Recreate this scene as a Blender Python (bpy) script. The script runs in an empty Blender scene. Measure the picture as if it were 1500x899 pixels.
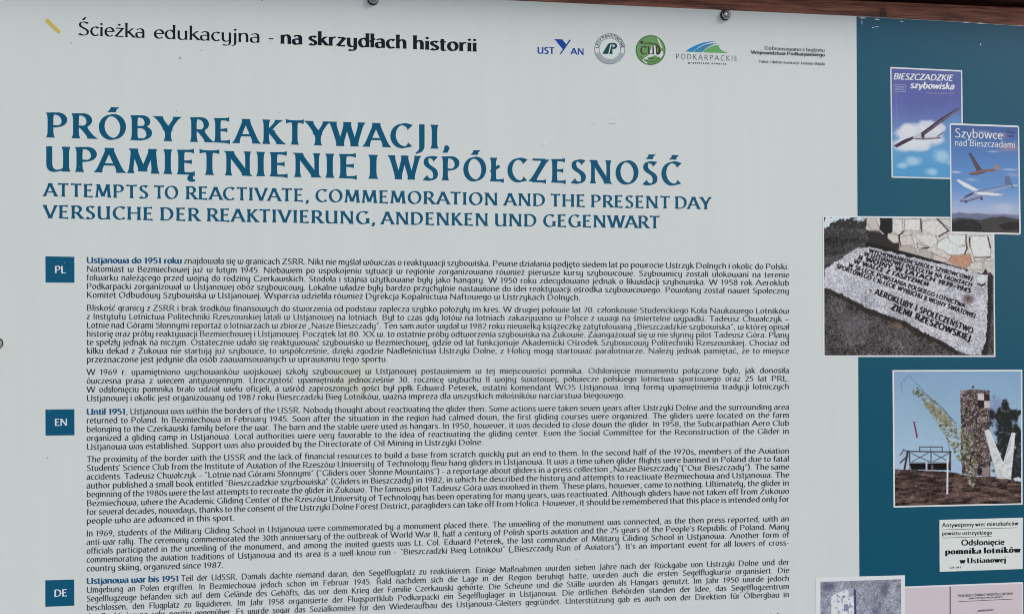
import bpy, bmesh, math, random
import numpy as np

# ------------------------------------------------------------------ camera
# the board's front face is the plane y = 0, the camera stands in front of it (-Y)
D, HZ, FPX = 1.0, 1.45, 1150.0            # distance, eye height, focal length in px of the 1500 px photo
YAW = math.atan(FPX * 7.955e-5)           # camera is turned slightly to the right
CX, CY = 750.0, 517.0                     # level line of the lens lies below the middle of the frame
random.seed(7); rng = np.random.default_rng(7)

scene = bpy.context.scene
cam = bpy.data.cameras.new('camera'); camo = bpy.data.objects.new('camera', cam)
scene.collection.objects.link(camo)
camo.location = (0, -D, HZ); camo.rotation_euler = (math.pi / 2, 0, -YAW)
cam.sensor_width = 36; cam.lens = 36 * FPX / 1500; cam.shift_y = (CY - 449.5) / 1500
cam.clip_start = 0.01; cam.clip_end = 5000
scene.camera = camo

# ------------------------------------------------------------------ light: pale overcast daylight
SUN_EL, SUN_AZ = math.radians(38), math.radians(60)     # azimuth measured from straight in front, towards the right
world = bpy.data.worlds.new('World'); scene.world = world; world.use_nodes = True
wn = world.node_tree.nodes; wn.clear()
sky = wn.new('ShaderNodeTexSky'); sky.sky_type = 'NISHITA'; sky.sun_disc = False
sky.sun_elevation = SUN_EL; sky.sun_rotation = math.pi - SUN_AZ
sky.air_density = 1.0; sky.dust_density = 2.0; sky.ozone_density = 1.0
bg = wn.new('ShaderNodeBackground'); bg.inputs['Strength'].default_value = 0.1
wo = wn.new('ShaderNodeOutputWorld')
world.node_tree.links.new(sky.outputs[0], bg.inputs[0]); world.node_tree.links.new(bg.outputs[0], wo.inputs[0])
sl = bpy.data.lights.new('sun', 'SUN'); sl.energy = 1.5; sl.angle = math.radians(26); sl.color = (1, 0.975, 0.94)
sun = bpy.data.objects.new('sun', sl); scene.collection.objects.link(sun)
from mathutils import Vector
sd = Vector((math.sin(SUN_AZ) * math.cos(SUN_EL), -math.cos(SUN_AZ) * math.cos(SUN_EL), math.sin(SUN_EL)))
sun.rotation_euler = sd.to_track_quat('Z', 'Y').to_euler(); sun.location = sd * 5 + Vector((0, 0, 2))
vs = scene.view_settings
vs.view_transform = 'Standard'; vs.look = 'None'; vs.gamma = 1; vs.use_curve_mapping = False; vs.exposure = 0.49
scene.cycles.use_denoising = True; scene.cycles.filter_width = 1.0

# ------------------------------------------------------------------ helpers
COL = scene.collection
def lin(c):
    c = np.asarray(c, float) / 255.0
    return np.where(c <= 0.04045, c / 12.92, ((c + 0.055) / 1.055) ** 2.4)
KL, HAZE = np.array((0.732, 0.743, 0.774)), 0.006
def ink(r, g, b):                                   # a printed tone, as albedo
    return np.clip((lin((r, g, b)) - HAZE) / KL, 0.004, 0.86)

def tag(o, label=None, cat=None, group=None, kind=None):
    for k, v in (('label', label), ('category', cat), ('group', group), ('kind', kind)):
        if v: o[k] = v
    return o
def link(name, me, parent=None, mat=None):
    o = bpy.data.objects.new(name, me); COL.objects.link(o)
    if parent is not None: o.parent = parent
    if mat is not None: me.materials.append(mat)
    return o
def mesh(name, verts, faces, parent=None, mat=None, smooth=False):
    me = bpy.data.meshes.new(name)
    me.from_pydata([tuple(map(float, v)) for v in verts], [], [tuple(map(int, f)) for f in faces])
    me.update()
    if smooth: me.polygons.foreach_set('use_smooth', [True] * len(me.polygons))
    return link(name, me, parent, mat)
def boxmesh(name, lo, hi, parent=None, mat=None, bevel=0.0):
    bm = bmesh.new(); bmesh.ops.create_cube(bm, size=1)
    for v in bm.verts:
        v.co = Vector([(lo[i] + hi[i]) / 2 + v.co[i] * (hi[i] - lo[i]) for i in range(3)])
    if bevel: bmesh.ops.bevel(bm, geom=bm.edges[:], offset=bevel, segments=2, affect='EDGES')
    me = bpy.data.meshes.new(name); bm.to_mesh(me); bm.free()
    return link(name, me, parent, mat)

_s, _c = math.sin(YAW), math.cos(YAW)
def U(px, py):                                      # photo pixel -> (X, Z) on the board's face
    px = np.asarray(px, float); py = np.asarray(py, float)
    rx, rz = (px - CX) / FPX, (CY - py) / FPX
    t = D / (-_s * rx + _c)
    return np.stack([t * (rx * _c + _s), HZ + t * rz], -1)
LAY = 0.00006
def ydepth(layer): return -0.0001 - LAY * layer

def print_mat(name, col, rough=0.32, noise=0.0):
    m = bpy.data.materials.new(name); m.use_nodes = True; nt = m.node_tree; b = nt.nodes['Principled BSDF']
    b.inputs['Roughness'].default_value = rough
    b.inputs['Specular IOR Level'].default_value = 0.16
    b.inputs['Coat Weight'].default_value = 0.1; b.inputs['Coat Roughness'].default_value = 0.12
    c = (*[float(x) for x in col], 1)
    if noise:
        tc = nt.nodes.new('ShaderNodeTexCoord'); n = nt.nodes.new('ShaderNodeTexNoise')
        n.inputs['Scale'].default_value = 9; n.inputs['Detail'].default_value = 9; n.inputs['Roughness'].default_value = 0.62
        nt.links.new(tc.outputs['Object'], n.inputs['Vector'])
        mx = nt.nodes.new('ShaderNodeMix'); mx.data_type = 'RGBA'
        mx.inputs[6].default_value = (*[float(x) * (1 - noise) for x in col], 1)
        mx.inputs[7].default_value = (*[min(0.9, float(x) * (1 + noise)) for x in col], 1)
        nt.links.new(n.outputs[0], mx.inputs[0]); nt.links.new(mx.outputs[2], b.inputs['Base Color'])
    else: b.inputs['Base Color'].default_value = c
    return m
def attr_mat(name):
    m = bpy.data.materials.new(name); m.use_nodes = True; nt = m.node_tree; b = nt.nodes['Principled BSDF']
    a = nt.nodes.new('ShaderNodeAttribute'); a.attribute_name = 'tone'
    nt.links.new(a.outputs['Color'], b.inputs['Base Color'])
    b.inputs['Roughness'].default_value = 0.32; b.inputs['Specular IOR Level'].default_value = 0.16
    b.inputs['Coat Weight'].default_value = 0.1; b.inputs['Coat Roughness'].default_value = 0.12
    return m

M = {}
M['black'] = print_mat('black_ink', ink(48, 56, 62))
M['header'] = print_mat('header_ink', ink(26, 32, 38))
M['title'] = print_mat('petrol_ink', ink(20, 82, 112))
M['lead'] = print_mat('lead_ink', ink(38, 82, 122))
M['teal'] = print_mat('petrol_field', ink(17, 78, 100), noise=0.07)
M['white'] = print_mat('white_ink', ink(208, 216, 214))
M['offwhite'] = print_mat('clipping_paper', ink(205, 211, 209), noise=0.04)
M['pink'] = print_mat('pink_page', ink(195, 184, 191), noise=0.06)
M['fold'] = print_mat('fold_tone', ink(120, 100, 112))
M['yellow'] = print_mat('ochre_ink', ink(192, 172, 88))
M['blue'] = print_mat('logo_blue', ink(32, 66, 148))
M['sky1'] = print_mat('logo_sky_blue', ink(40, 128, 184))
M['sky2'] = print_mat('logo_steel_blue', ink(62, 126, 160))
M['leaf'] = print_mat('logo_leaf_green', ink(98, 158, 100))
M['grey'] = print_mat('logo_grey', ink(150, 158, 166))
M['pale'] = print_mat('logo_pale', ink(198, 206, 206))
M['dgrey'] = print_mat('logo_dark_grey', ink(78, 88, 98))
M['forest'] = print_mat('logo_forest', ink(32, 70, 76))
M['green'] = print_mat('logo_green', ink(104, 146, 92), noise=0.25)
M['dgreen'] = print_mat('logo_dark_green', ink(74, 112, 74))
M['brown'] = print_mat('logo_brown', ink(74, 58, 52))
M['picture'] = attr_mat('picture_print')
M['bookwhite'] = print_mat('book_white', ink(214, 218, 226))
M['dimblue'] = print_mat('dim_blue_ink', ink(52, 62, 104))
M['dimwhite'] = print_mat('dim_white_ink', ink(150, 152, 190))

# ------------------------------------------------------------------ a flared humanist pen font (cap height = 1)
# l: line   c: elliptical arc (cx cy rx ry a0 a1)   b: bezier   d: dot   '+' joins, ';' separates strokes
# a trailing 'e' flares the end of a thin arm, 'n' switches the flare off, '*k' scales the pen
G = {
'A': (.84, "l .03 0 .40 1;l .40 1 .80 0;l .16 .33 .66 .33 n"),
'B': (.70, "l .12 0 .12 1;l .12 .965 .30 .965+c .32 .75 .24 .215 90 -90+l .30 .535 .12 .535 n;l .30 .535 .33 .535+c .34 .285 .28 .25 90 -90+l .33 .035 .12 .035 n"),
'C': (.74, "c .46 .5 .38 .475 48 312 e"),
'D': (.84, "l .12 0 .12 1;l .12 .965 .32 .965+c .34 .5 .40 .465 90 -90+l .32 .035 .12 .035 n"),
'E': (.60, "l .12 0 .12 1;l .12 .96 .54 .96 e;l .12 .52 .47 .52 e;l .12 .04 .57 .04 e"),
'F': (.56, "l .12 0 .12 1;l .12 .96 .53 .96 e;l .12 .50 .46 .50 e"),
'G': (.84, "c .46 .5 .38 .475 48 318 e;l .745 .06 .745 .46"),
'H': (.84, "l .12 0 .12 1;l .72 0 .72 1;l .12 .52 .72 .52 n"),
'I': (.25, "l .12 0 .12 1"),
'J': (.36, "l .21 1 .21 .10+b .21 .10 .21 -.08 .12 -.17 -.02 -.21 n"),
'K': (.72, "l .12 0 .12 1;l .16 .48 .60 1;l .24 .58 .68 0"),
'L': (.55, "l .12 0 .12 1;l .12 .04 .54 .04 e"),
'M': (1.0, "l .08 0 .17 1 *.75;l .17 1 .49 .08;l .49 .08 .81 1;l .81 1 .90 0"),
'N': (.86, "l .11 0 .11 1 *.75;l .11 1 .74 0;l .74 1 .74 0 *.75"),
'O': (.90, "c .45 .5 .37 .475 0 360"),
'P': (.68, "l .12 0 .12 1;l .12 .965 .30 .965+c .32 .71 .28 .255 90 -90+l .30 .455 .12 .455 n"),
'Q': (.90, "c .45 .5 .37 .475 0 360;l .45 .1 .85 -.2"),
'R': (.73, "l .12 0 .12 1;l .12 .965 .30 .965+c .32 .72 .26 .245 90 -90+l .30 .475 .12 .475 n;l .33 .50 .70 0"),
'S': (.58, "b .50 .87 .40 .98 .11 1.03 .11 .76+b .11 .76 .11 .52 .50 .52 .50 .25+b .50 .25 .50 -.04 .18 -.02 .07 .11 e"),
'T': (.68, "l .35 0 .35 1;l .02 .96 .68 .96 E"),
'U': (.80, "l .11 1 .11 .30+b .11 .30 .11 -.05 .42 -.02 .64 .14 n;l .67 0 .67 1"),
'V': (.78, "l .03 1 .40 0;l .40 0 .75 1"),
'W': (1.14, "l .03 1 .32 0;l .32 0 .57 1;l .57 1 .85 0;l .85 0 1.11 1"),
'X': (.76, "l .04 1 .72 0;l .70 1 .05 0"),
'Y': (.72, "l .02 1 .37 .45;l .37 .45 .70 1;l .37 0 .37 .47"),
'Z': (.66, "l .07 .96 .60 .96 n;l .60 .97 .06 .03 *1.3;l .06 .04 .62 .04 e"),
'a': (.50, "b .08 .56 .18 .67 .40 .72 .40 .42+l .40 .42 .40 0 n;b .40 .37 .04 .42 .06 .17+b .06 .17 .07 -.04 .28 -.03 .40 .14"),
'b': (.56, "l .10 .02 .10 1.03;c .29 .33 .20 .31 165 -165"),
'c': (.45, "c .27 .33 .20 .31 48 312 e"),
'd': (.56, "l .46 0 .46 1.03;c .27 .33 .20 .31 15 345"),
'e': (.50, "c .27 .33 .20 .31 5 318;l .09 .36 .45 .36 n"),
'f': (.33, "b .36 .97 .22 1.06 .14 .98 .14 .80+l .14 .80 .14 0;l .01 .63 .32 .63 n"),
'g': (.52, "c .25 .34 .18 .29 0 360;l .43 .66 .43 -.05+b .43 -.05 .43 -.33 .20 -.30 .08 -.24 n"),
'h': (.56, "l .10 0 .10 1.03;b .11 .45 .17 .68 .45 .76 .45 .40+l .45 .40 .45 0 n"),
'i': (.21, "l .10 0 .10 .65;d .10 .87 .075"),
'j': (.22, "l .12 .65 .12 -.08+b .12 -.08 .12 -.25 .04 -.28 -.05 -.30 n;d .12 .87 .075"),
'k': (.51, "l .10 0 .10 1.03;l .12 .32 .42 .65;l .19 .41 .49 0"),
'l': (.21, "l .10 0 .10 1.03"),
'm': (.84, "l .10 0 .10 .65;b .11 .45 .17 .68 .42 .76 .42 .40+l .42 .40 .42 0 n;b .43 .45 .49 .68 .74 .76 .74 .40+l .74 .40 .74 0 n"),
'n': (.56, "l .10 0 .10 .65;b .11 .45 .17 .68 .45 .76 .45 .40+l .45 .40 .45 0 n"),
'o': (.54, "c .27 .33 .20 .31 0 360"),
'p': (.56, "l .10 -.32 .10 .65;c .29 .33 .20 .31 165 -165"),
'q': (.56, "l .46 -.32 .46 .65;c .27 .33 .20 .31 15 345"),
'r': (.36, "l .10 0 .10 .65;b .11 .42 .15 .60 .22 .66 .35 .62 n"),
's': (.41, "b .35 .57 .28 .66 .07 .68 .07 .49+b .07 .49 .07 .34 .35 .34 .35 .16+b .35 .16 .35 -.04 .13 -.01 .05 .08 e"),
't': (.34, "l .14 .84 .14 .17+b .14 .17 .14 -.03 .23 -.02 .32 .03 n;l .01 .63 .31 .63 n"),
'u': (.56, "l .10 .65 .10 .22+b .10 .22 .10 -.07 .38 -.04 .44 .14 n;l .45 0 .45 .65"),
'v': (.50, "l .09 .65 .09 .24+b .09 .24 .11 -.08 .44 -.05 .44 .38+b .44 .38 .44 .52 .42 .58 .40 .65 n"),
'w': (.80, "l .09 .65 .09 .22+b .09 .22 .09 -.07 .36 -.05 .41 .16 n;l .42 .62 .42 .14 n;b .42 .16 .46 -.06 .73 -.06 .73 .36+b .73 .36 .73 .52 .71 .58 .69 .65 n"),
'x': (.50, "l .04 .65 .47 0;l .46 .65 .03 0"),
'y': (.55, "l .10 .65 .10 .22+b .10 .22 .10 -.07 .38 -.04 .44 .14 n;l .44 .65 .44 -.05+b .44 -.05 .44 -.33 .22 -.30 .10 -.24 n"),
'z': (.46, "l .05 .62 .40 .62 n;l .41 .63 .05 .03 *1.2;l .05 .035 .43 .035 n"),
'0': (.58, "c .29 .48 .21 .455 0 360"),
'1': (.40, "l .24 0 .24 .95;l .06 .80 .24 .93 n"),
'2': (.54, "b .07 .76 .10 .98 .46 1.02 .45 .70+b .45 .70 .44 .45 .15 .25 .06 .04;l .06 .04 .50 .04 n"),
'3': (.54, "b .08 .86 .20 1.0 .45 .96 .42 .70+b .42 .70 .40 .55 .28 .52 .20 .52;b .20 .52 .48 .54 .52 .20 .36 .06+b .36 .06 .26 -.02 .12 .02 .06 .08"),
'4': (.58, "l .42 0 .42 .95;l .42 .93 .04 .26 n;l .04 .26 .56 .26 n"),
'5': (.54, "l .12 .92 .46 .92 n;l .13 .92 .11 .54 n;b .11 .54 .30 .62 .48 .52 .46 .28+b .46 .28 .44 .02 .20 -.02 .06 .07"),
'6': (.58, "c .30 .29 .20 .27 0 360;b .46 .94 .22 .86 .10 .62 .10 .28"),
'7': (.52, "l .05 .92 .47 .92 n;l .47 .92 .17 0"),
'8': (.58, "c .29 .71 .17 .22 0 360;c .29 .25 .21 .23 0 360"),
'9': (.58, "c .28 .66 .20 .27 0 360;b .12 .01 .36 .09 .48 .33 .48 .67"),
'.': (.24, "d .10 .06 .075"), ',': (.24, "d .12 .06 .075;l .15 .06 .06 -.16 n"),
':': (.26, "d .12 .08 .075;d .12 .54 .075"), ';': (.26, "d .12 .06 .075;d .12 .54 .075"),
'-': (.36, "l .05 .33 .30 .33 b"), '–': (.56, "l .04 .33 .52 .33 b"),
'„': (.36, "l .12 .08 .06 -.16 b;l .26 .08 .20 -.16 b"), '”': (.36, "l .14 1.0 .08 .76 b;l .28 1.0 .22 .76 b"),
'“': (.36, "l .08 1.0 .14 .76 b;l .22 1.0 .28 .76 b"), '"': (.34, "l .09 1.0 .09 .74 b;l .23 1.0 .23 .74 b"),
"'": (.18, "l .09 1.0 .09 .74 b"), '(': (.34, "b .30 1.08 .05 .75 .05 .20 .30 -.18"), ')': (.34, "b .04 1.08 .29 .75 .29 .20 .04 -.18"),
'ß': (.58, "l .10 0 .10 .75+b .10 .75 .12 1.08 .44 1.05 .40 .78+b .40 .78 .36 .62 .24 .58 .34 .46+b .34 .46 .60 .24 .46 -.04 .24 .04"),
}
def _acc(base, mark):
    w, s = G[base]; return (w, s + ';' + mark)
for a, b, m in (('Ó','O',"l .42 1.10 .54 1.30"), ('Ś','S',"l .26 1.10 .38 1.30"), ('Ć','C',"l .44 1.10 .56 1.30"), ('Ń','N',"l .38 1.10 .50 1.30"),
                ('ó','o',"l .24 .78 .34 .99"), ('ś','s',"l .18 .78 .28 .99"), ('ć','c',"l .24 .78 .34 .99"), ('ń','n',"l .24 .78 .34 .99"),
                ('ź','z',"l .20 .78 .30 .99"), ('Ź','Z',"l .30 1.1 .42 1.3"), ('ż','z',"d .23 .87 .075"), ('Ż','Z',"d .34 1.17 .085"),
                ('Ł','L',"l .00 .40 .36 .66 b"), ('ł','l',"l -.04 .42 .24 .66 b"),
                ('ą','a',"b .40 .02 .28 -.10 .30 -.24 .44 -.22"), ('ę','e',"b .36 .05 .24 -.10 .26 -.25 .42 -.22"),
                ('Ę','E',"b .54 .05 .36 -.10 .38 -.26 .58 -.24"), ('Ą','A',"b .80 .02 .66 -.10 .68 -.26 .84 -.24"),
                ('ü','u',"d .17 .87 .07;d .38 .87 .07"), ('ö','o',"d .17 .87 .07;d .37 .87 .07"), ('ä','a',"d .14 .87 .07;d .35 .87 .07"),
                ('Ö','O',"d .34 1.17 .08;d .56 1.17 .08")):
    G[a] = _acc(b, m)

STY = {  # pen width, thin width, stress angle, flare, arm flare, tracking, slant, fine
'body':   dict(xh=.735, T=.140, t=.064, al=20, fl=0, ae=.03, tr=.05, sl=0, hi=0),
'bodyb':  dict(xh=.73, T=.205, t=.095, al=18, fl=0, ae=.03, tr=.04, sl=0, hi=0),
'credit': dict(xh=.72, T=.16, t=.09, al=18, fl=0, ae=.03, tr=.06, sl=0, hi=0),
'head':   dict(T=.115, t=.048, al=22, fl=.03, ae=.05, tr=.02, sl=0, hi=1),
'headb':  dict(T=.190, t=.085, al=18, fl=.03, ae=.05, tr=.05, sl=0, hi=1),
'title':  dict(T=.205, t=.062, al=15, fl=.105, ae=.115, tr=.20, sl=0, hi=1),
'sub':    dict(T=.185, t=.066, al=15, fl=.10, ae=.11, tr=.16, sl=0, hi=1),
'sans':   dict(T=.19, t=.16, al=0, fl=0, ae=0, tr=.06, sl=0, hi=1),
'sansl':  dict(T=.10, t=.09, al=0, fl=0, ae=0, tr=.05, sl=0, hi=1),
'sansb':  dict(T=.21, t=.17, al=0, fl=0, ae=0, tr=.08, sl=0, hi=0),
'carved': dict(T=.30, t=.20, al=10, fl=0, ae=0, tr=.10, sl=0, hi=0),
'ital':   dict(T=.19, t=.15, al=0, fl=0, ae=0, tr=.05, sl=.2, hi=1),
'didot':  dict(T=.27, t=.05, al=4, fl=.02, ae=.06, tr=.14, sl=0, hi=1),
'typew':  dict(T=.19, t=.13, al=0, fl=.05, ae=.05, tr=.14, sl=0, hi=1),
}
G2 = {'v': (.50, "l .03 .65 .25 0;l .25 0 .47 .65"), 'w': (.74, "l .03 .65 .20 0;l .20 0 .37 .65;l .37 .65 .54 0;l .54 0 .71 .65"), 'y': (.50, "l .03 .65 .26 .02;l .48 .65 .20 -.30")}
KERN = {k: v for ks, v in (("PA", -.17), ("AT AC AY AV TA VA WA YA AW TO RT KT ĘT AR OA DA", -.09), ("TY YW ŁC EA RE", -.04)) for k in ks.split()}
_cache = {}
def glyph(ch, sty):
    """-> advance, list of (L, R) ribbons"""
    key = (ch, sty)
    if key in _cache: return _cache[key]
    S = STY[sty]; al = math.radians(S['al']); hi = S['hi']
    adv, spec = (G2 if (sty in ('sans', 'sansl', 'sansb', 'ital', 'didot', 'typew') and ch in G2) else G)[ch]; out = []
    for st in spec.split(';'):
        pts = []; kind = None; flare = 1; endf = 0; stf = 0; mul = 1.0; closed = False; single = True
        parts = st.split('+'); single = len(parts) == 1
        for p in parts:
            tk = p.split(); nums = []; kind = tk[0]
            for q in tk[1:]:
                if q == 'e': endf = 1
                elif q == 'E': endf = stf = 1
                elif q == 'n': flare = 0
                elif q == 'b': flare = 0; mul = 0.9; kind = 'bar'
                elif q[0] == '*': mul = float(q[1:])
                else: nums.append(float(q))
            if kind in ('l', 'bar'):
                a = np.array(nums[:2]); b = np.array(nums[2:4]); n = (9 if (hi and single) else 1)
                u = np.linspace(0, 1, n + 1)
                if n > 1: u = 0.5 - 0.5 * np.cos(u * math.pi)
                pts += [a + (b - a) * k for k in u]
            elif kind == 'c':
                cx, cy, rx, ry, a0, a1 = nums; n = max(5, int(abs(a1 - a0) / (9 if hi else 30)))
                closed = abs(a1 - a0) >= 359.9
                for k in np.linspace(a0, a1, n + 1):
                    k = math.radians(k); pts.append(np.array((cx + rx * math.cos(k), cy + ry * math.sin(k))))
            elif kind == 'b':
                P = np.array(nums).reshape(-1, 2)
                if len(P) == 3: P = np.array([P[0], P[0] + (P[1] - P[0]) * .8, P[2] + (P[1] - P[2]) * .8, P[2]])
                for k in np.linspace(0, 1, (11 if hi else 6)):
                    pts.append((1-k)**3*P[0] + 3*(1-k)**2*k*P[1] + 3*(1-k)*k*k*P[2] + k**3*P[3])
            elif kind == 'd':
                cx, cy, r = nums; cy = cy + (.06 if (S.get('xh') and .5 < cy < 1) else 0); r *= 0.55 + S['T'] * 3.2; n = 12 if hi else 6
                ang = np.linspace(0, math.pi, n // 2 + 1)
                out.append((np.stack([cx + r*np.cos(ang), cy + r*np.sin(ang)], 1), np.stack([cx + r*np.cos(ang), cy - r*np.sin(ang)], 1)))
        if kind == 'd': continue
        if S.get('xh') and ch.islower():
            k = S['xh'] / .66
            pts = [np.array((q[0], q[1] * k if q[1] < .66 else S['xh'] + (q[1] - .66) * (1.05 - S['xh']) / .37)) for q in pts]
        P = [pts[0]]
        for q in pts[1:]:
            if np.hypot(*(q - P[-1])) > 1e-4: P.append(q)
        P = np.array(P)
        Tn = np.gradient(P, axis=0)
        if closed: Tn[0] = Tn[-1] = P[1] - P[-2]
        Tn /= np.hypot(Tn[:, 0], Tn[:, 1])[:, None]
        ph = np.arctan2(Tn[:, 1], Tn[:, 0])
        w = S['t'] + (S['T'] - S['t']) * np.abs(np.sin(ph - al)) ** 1.25
        if kind == 'bar': w = np.full(len(P), S['T'] * 0.62 + S['t'] * 0.2)
        w = w * mul
        d = np.concatenate([[0], np.cumsum(np.hypot(*np.diff(P, axis=0).T))])
        straight = single and kind == 'l' and abs(Tn[0, 1]) > .45
        if straight and flare: w = w + S['fl'] * (np.exp(-(d / .085) ** 1.3) + np.exp(-((d[-1] - d) / .085) ** 1.3))
        if endf and not straight:
            w = w + S['ae'] * np.exp(-(d[-1] - d) / .07)
            if stf or kind == 'c' or 'b ' in st[:2]: w = w + S['ae'] * np.exp(-d / .07)
        if straight: off = np.stack([w / np.abs(Tn[:, 1]) / 2, 0 * w], 1) * np.sign(Tn[0, 1])
        else: off = np.stack([Tn[:, 1], -Tn[:, 0]], 1) * (w / 2)[:, None]
        out.append((P - off, P + off))
    if S['sl']:
        out = [tuple(np.stack([q[:, 0] + q[:, 1] * S['sl'], q[:, 1]], 1) for q in o) for o in out]
    _cache[key] = (adv + S['tr'], out)
    return _cache[key]
SPACE = 0.27
def kern(s, sty):
    return sum(KERN.get(a + b, 0) for a, b in zip(s, s[1:])) if sty in ('title', 'sub') else 0
def widths(s, sty):
    return sum(glyph(c, sty)[0] for c in s if c != ' ') + kern(s, sty), s.count(' ')

class Print:
    """collects flat printed shapes lying on the board's face"""
    def __init__(self): self.v = []; self.f = []; self.n = 0
    def ribbon(self, L, R, layer):               # arrays of (X, Z) board coordinates
        k = len(L); y = ydepth(layer)
        V = np.empty((2 * k, 3)); V[0::2, 0] = L[:, 0]; V[0::2, 2] = L[:, 1]; V[1::2, 0] = R[:, 0]; V[1::2, 2] = R[:, 1]; V[:, 1] = y
        self.v.append(V); n = self.n
        for i in range(k - 1):
            a = n + 2 * i; self.f.append((a, a + 1, a + 3, a + 2))
        self.n += 2 * k
    def poly(self, P, layer):
        P = np.asarray(P); k = len(P); V = np.empty((k, 3)); V[:, 0] = P[:, 0]; V[:, 2] = P[:, 1]; V[:, 1] = ydepth(layer)
        self.v.append(V); self.f.append(tuple(range(self.n, self.n + k))); self.n += k
    def polypx(self, pts, layer): p = np.asarray(pts, float); self.poly(U(p[:, 0], p[:, 1]), layer)
    def linepx(self, a, b, w, layer):
        a = np.array(a, float); b = np.array(b, float); d = (b - a) / np.hypot(*(b - a)); n = np.array((-d[1], d[0])) * w / 2
        self.polypx([a + n, b + n, b - n, a - n], layer)
    def ring(self, c, r0, r1, a0, a1, layer, n=48):
        k = np.radians(np.linspace(a0, a1, n + 1))
        L = U(c[0] + r0*np.cos(k), c[1] - r0*np.sin(k)); R = U(c[0] + r1*np.cos(k), c[1] - r1*np.sin(k)); self.ribbon(L, R, layer)
    def disc(self, c, r, layer, n=48):
        k = np.linspace(0, 2*math.pi, n, endpoint=False); p = U(c[0] + r*np.cos(k), c[1] - r*np.sin(k)); self.poly(p, layer)
    def text(self, s, a, b, cap, sty, layer=1, mid=0.0, hs=None, justify=False):
        """text from pixel a to pixel b along the baseline; cap = cap height in px at a; mid = bow of the baseline in px"""
        A = U(*a); B = U(*b); Mid = U((a[0] + b[0]) / 2, (a[1] + b[1]) / 2 + mid) - (A + B) / 2
        capm = U(a[0], a[1] - cap)[1] - A[1]; Wd = np.hypot(*(B - A))
        Wl, ns = widths(s, sty); Wl -= STY[sty]['tr']
        if justify and ns:
            h = hs if hs else 1.0
            sp = (Wd / capm - h * Wl) / ns
            if sp < 0.17: h = (Wd / capm - ns * 0.17) / Wl; sp = 0.17
        else:
            h = (Wd / capm) / (Wl + ns * SPACE); sp = SPACE * h
        x = 0.0; ux = (B - A) / Wd
        for i_, ch in enumerate(s):
            if ch == ' ': x += sp; continue
            adv, rib = glyph(ch, sty); adv = adv + kern(s[i_:i_ + 2], sty)
            for k, (L, R) in enumerate(rib):
                out = []
                for Q in (L, R):
                    gx = (x + Q[:, 0] * h) * capm; gy = Q[:, 1] * capm; t = gx / Wd
                    out.append(np.stack([A[0] + ux[0]*gx + Mid[0]*4*t*(1-t), A[1] + ux[1]*gx + gy + Mid[1]*4*t*(1-t)], 1))
                self.ribbon(out[0], out[1], layer + 0.12 * k)
            x += adv * h
    def build(self, name, parent, mat, label=None):
        o = mesh(name, np.concatenate(self.v), self.f, parent, mat)
        return tag(o, label)
def P1(fn, name, parent, mat, label=None):
    p = Print(); fn(p); return p.build(name, parent, mat, label)
def zoom(ox, oy, k):                              # coordinates read off an enlargement -> photo px
    return lambda *pts: [(ox + x / k, oy + y / k) for x, y in pts]

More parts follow.
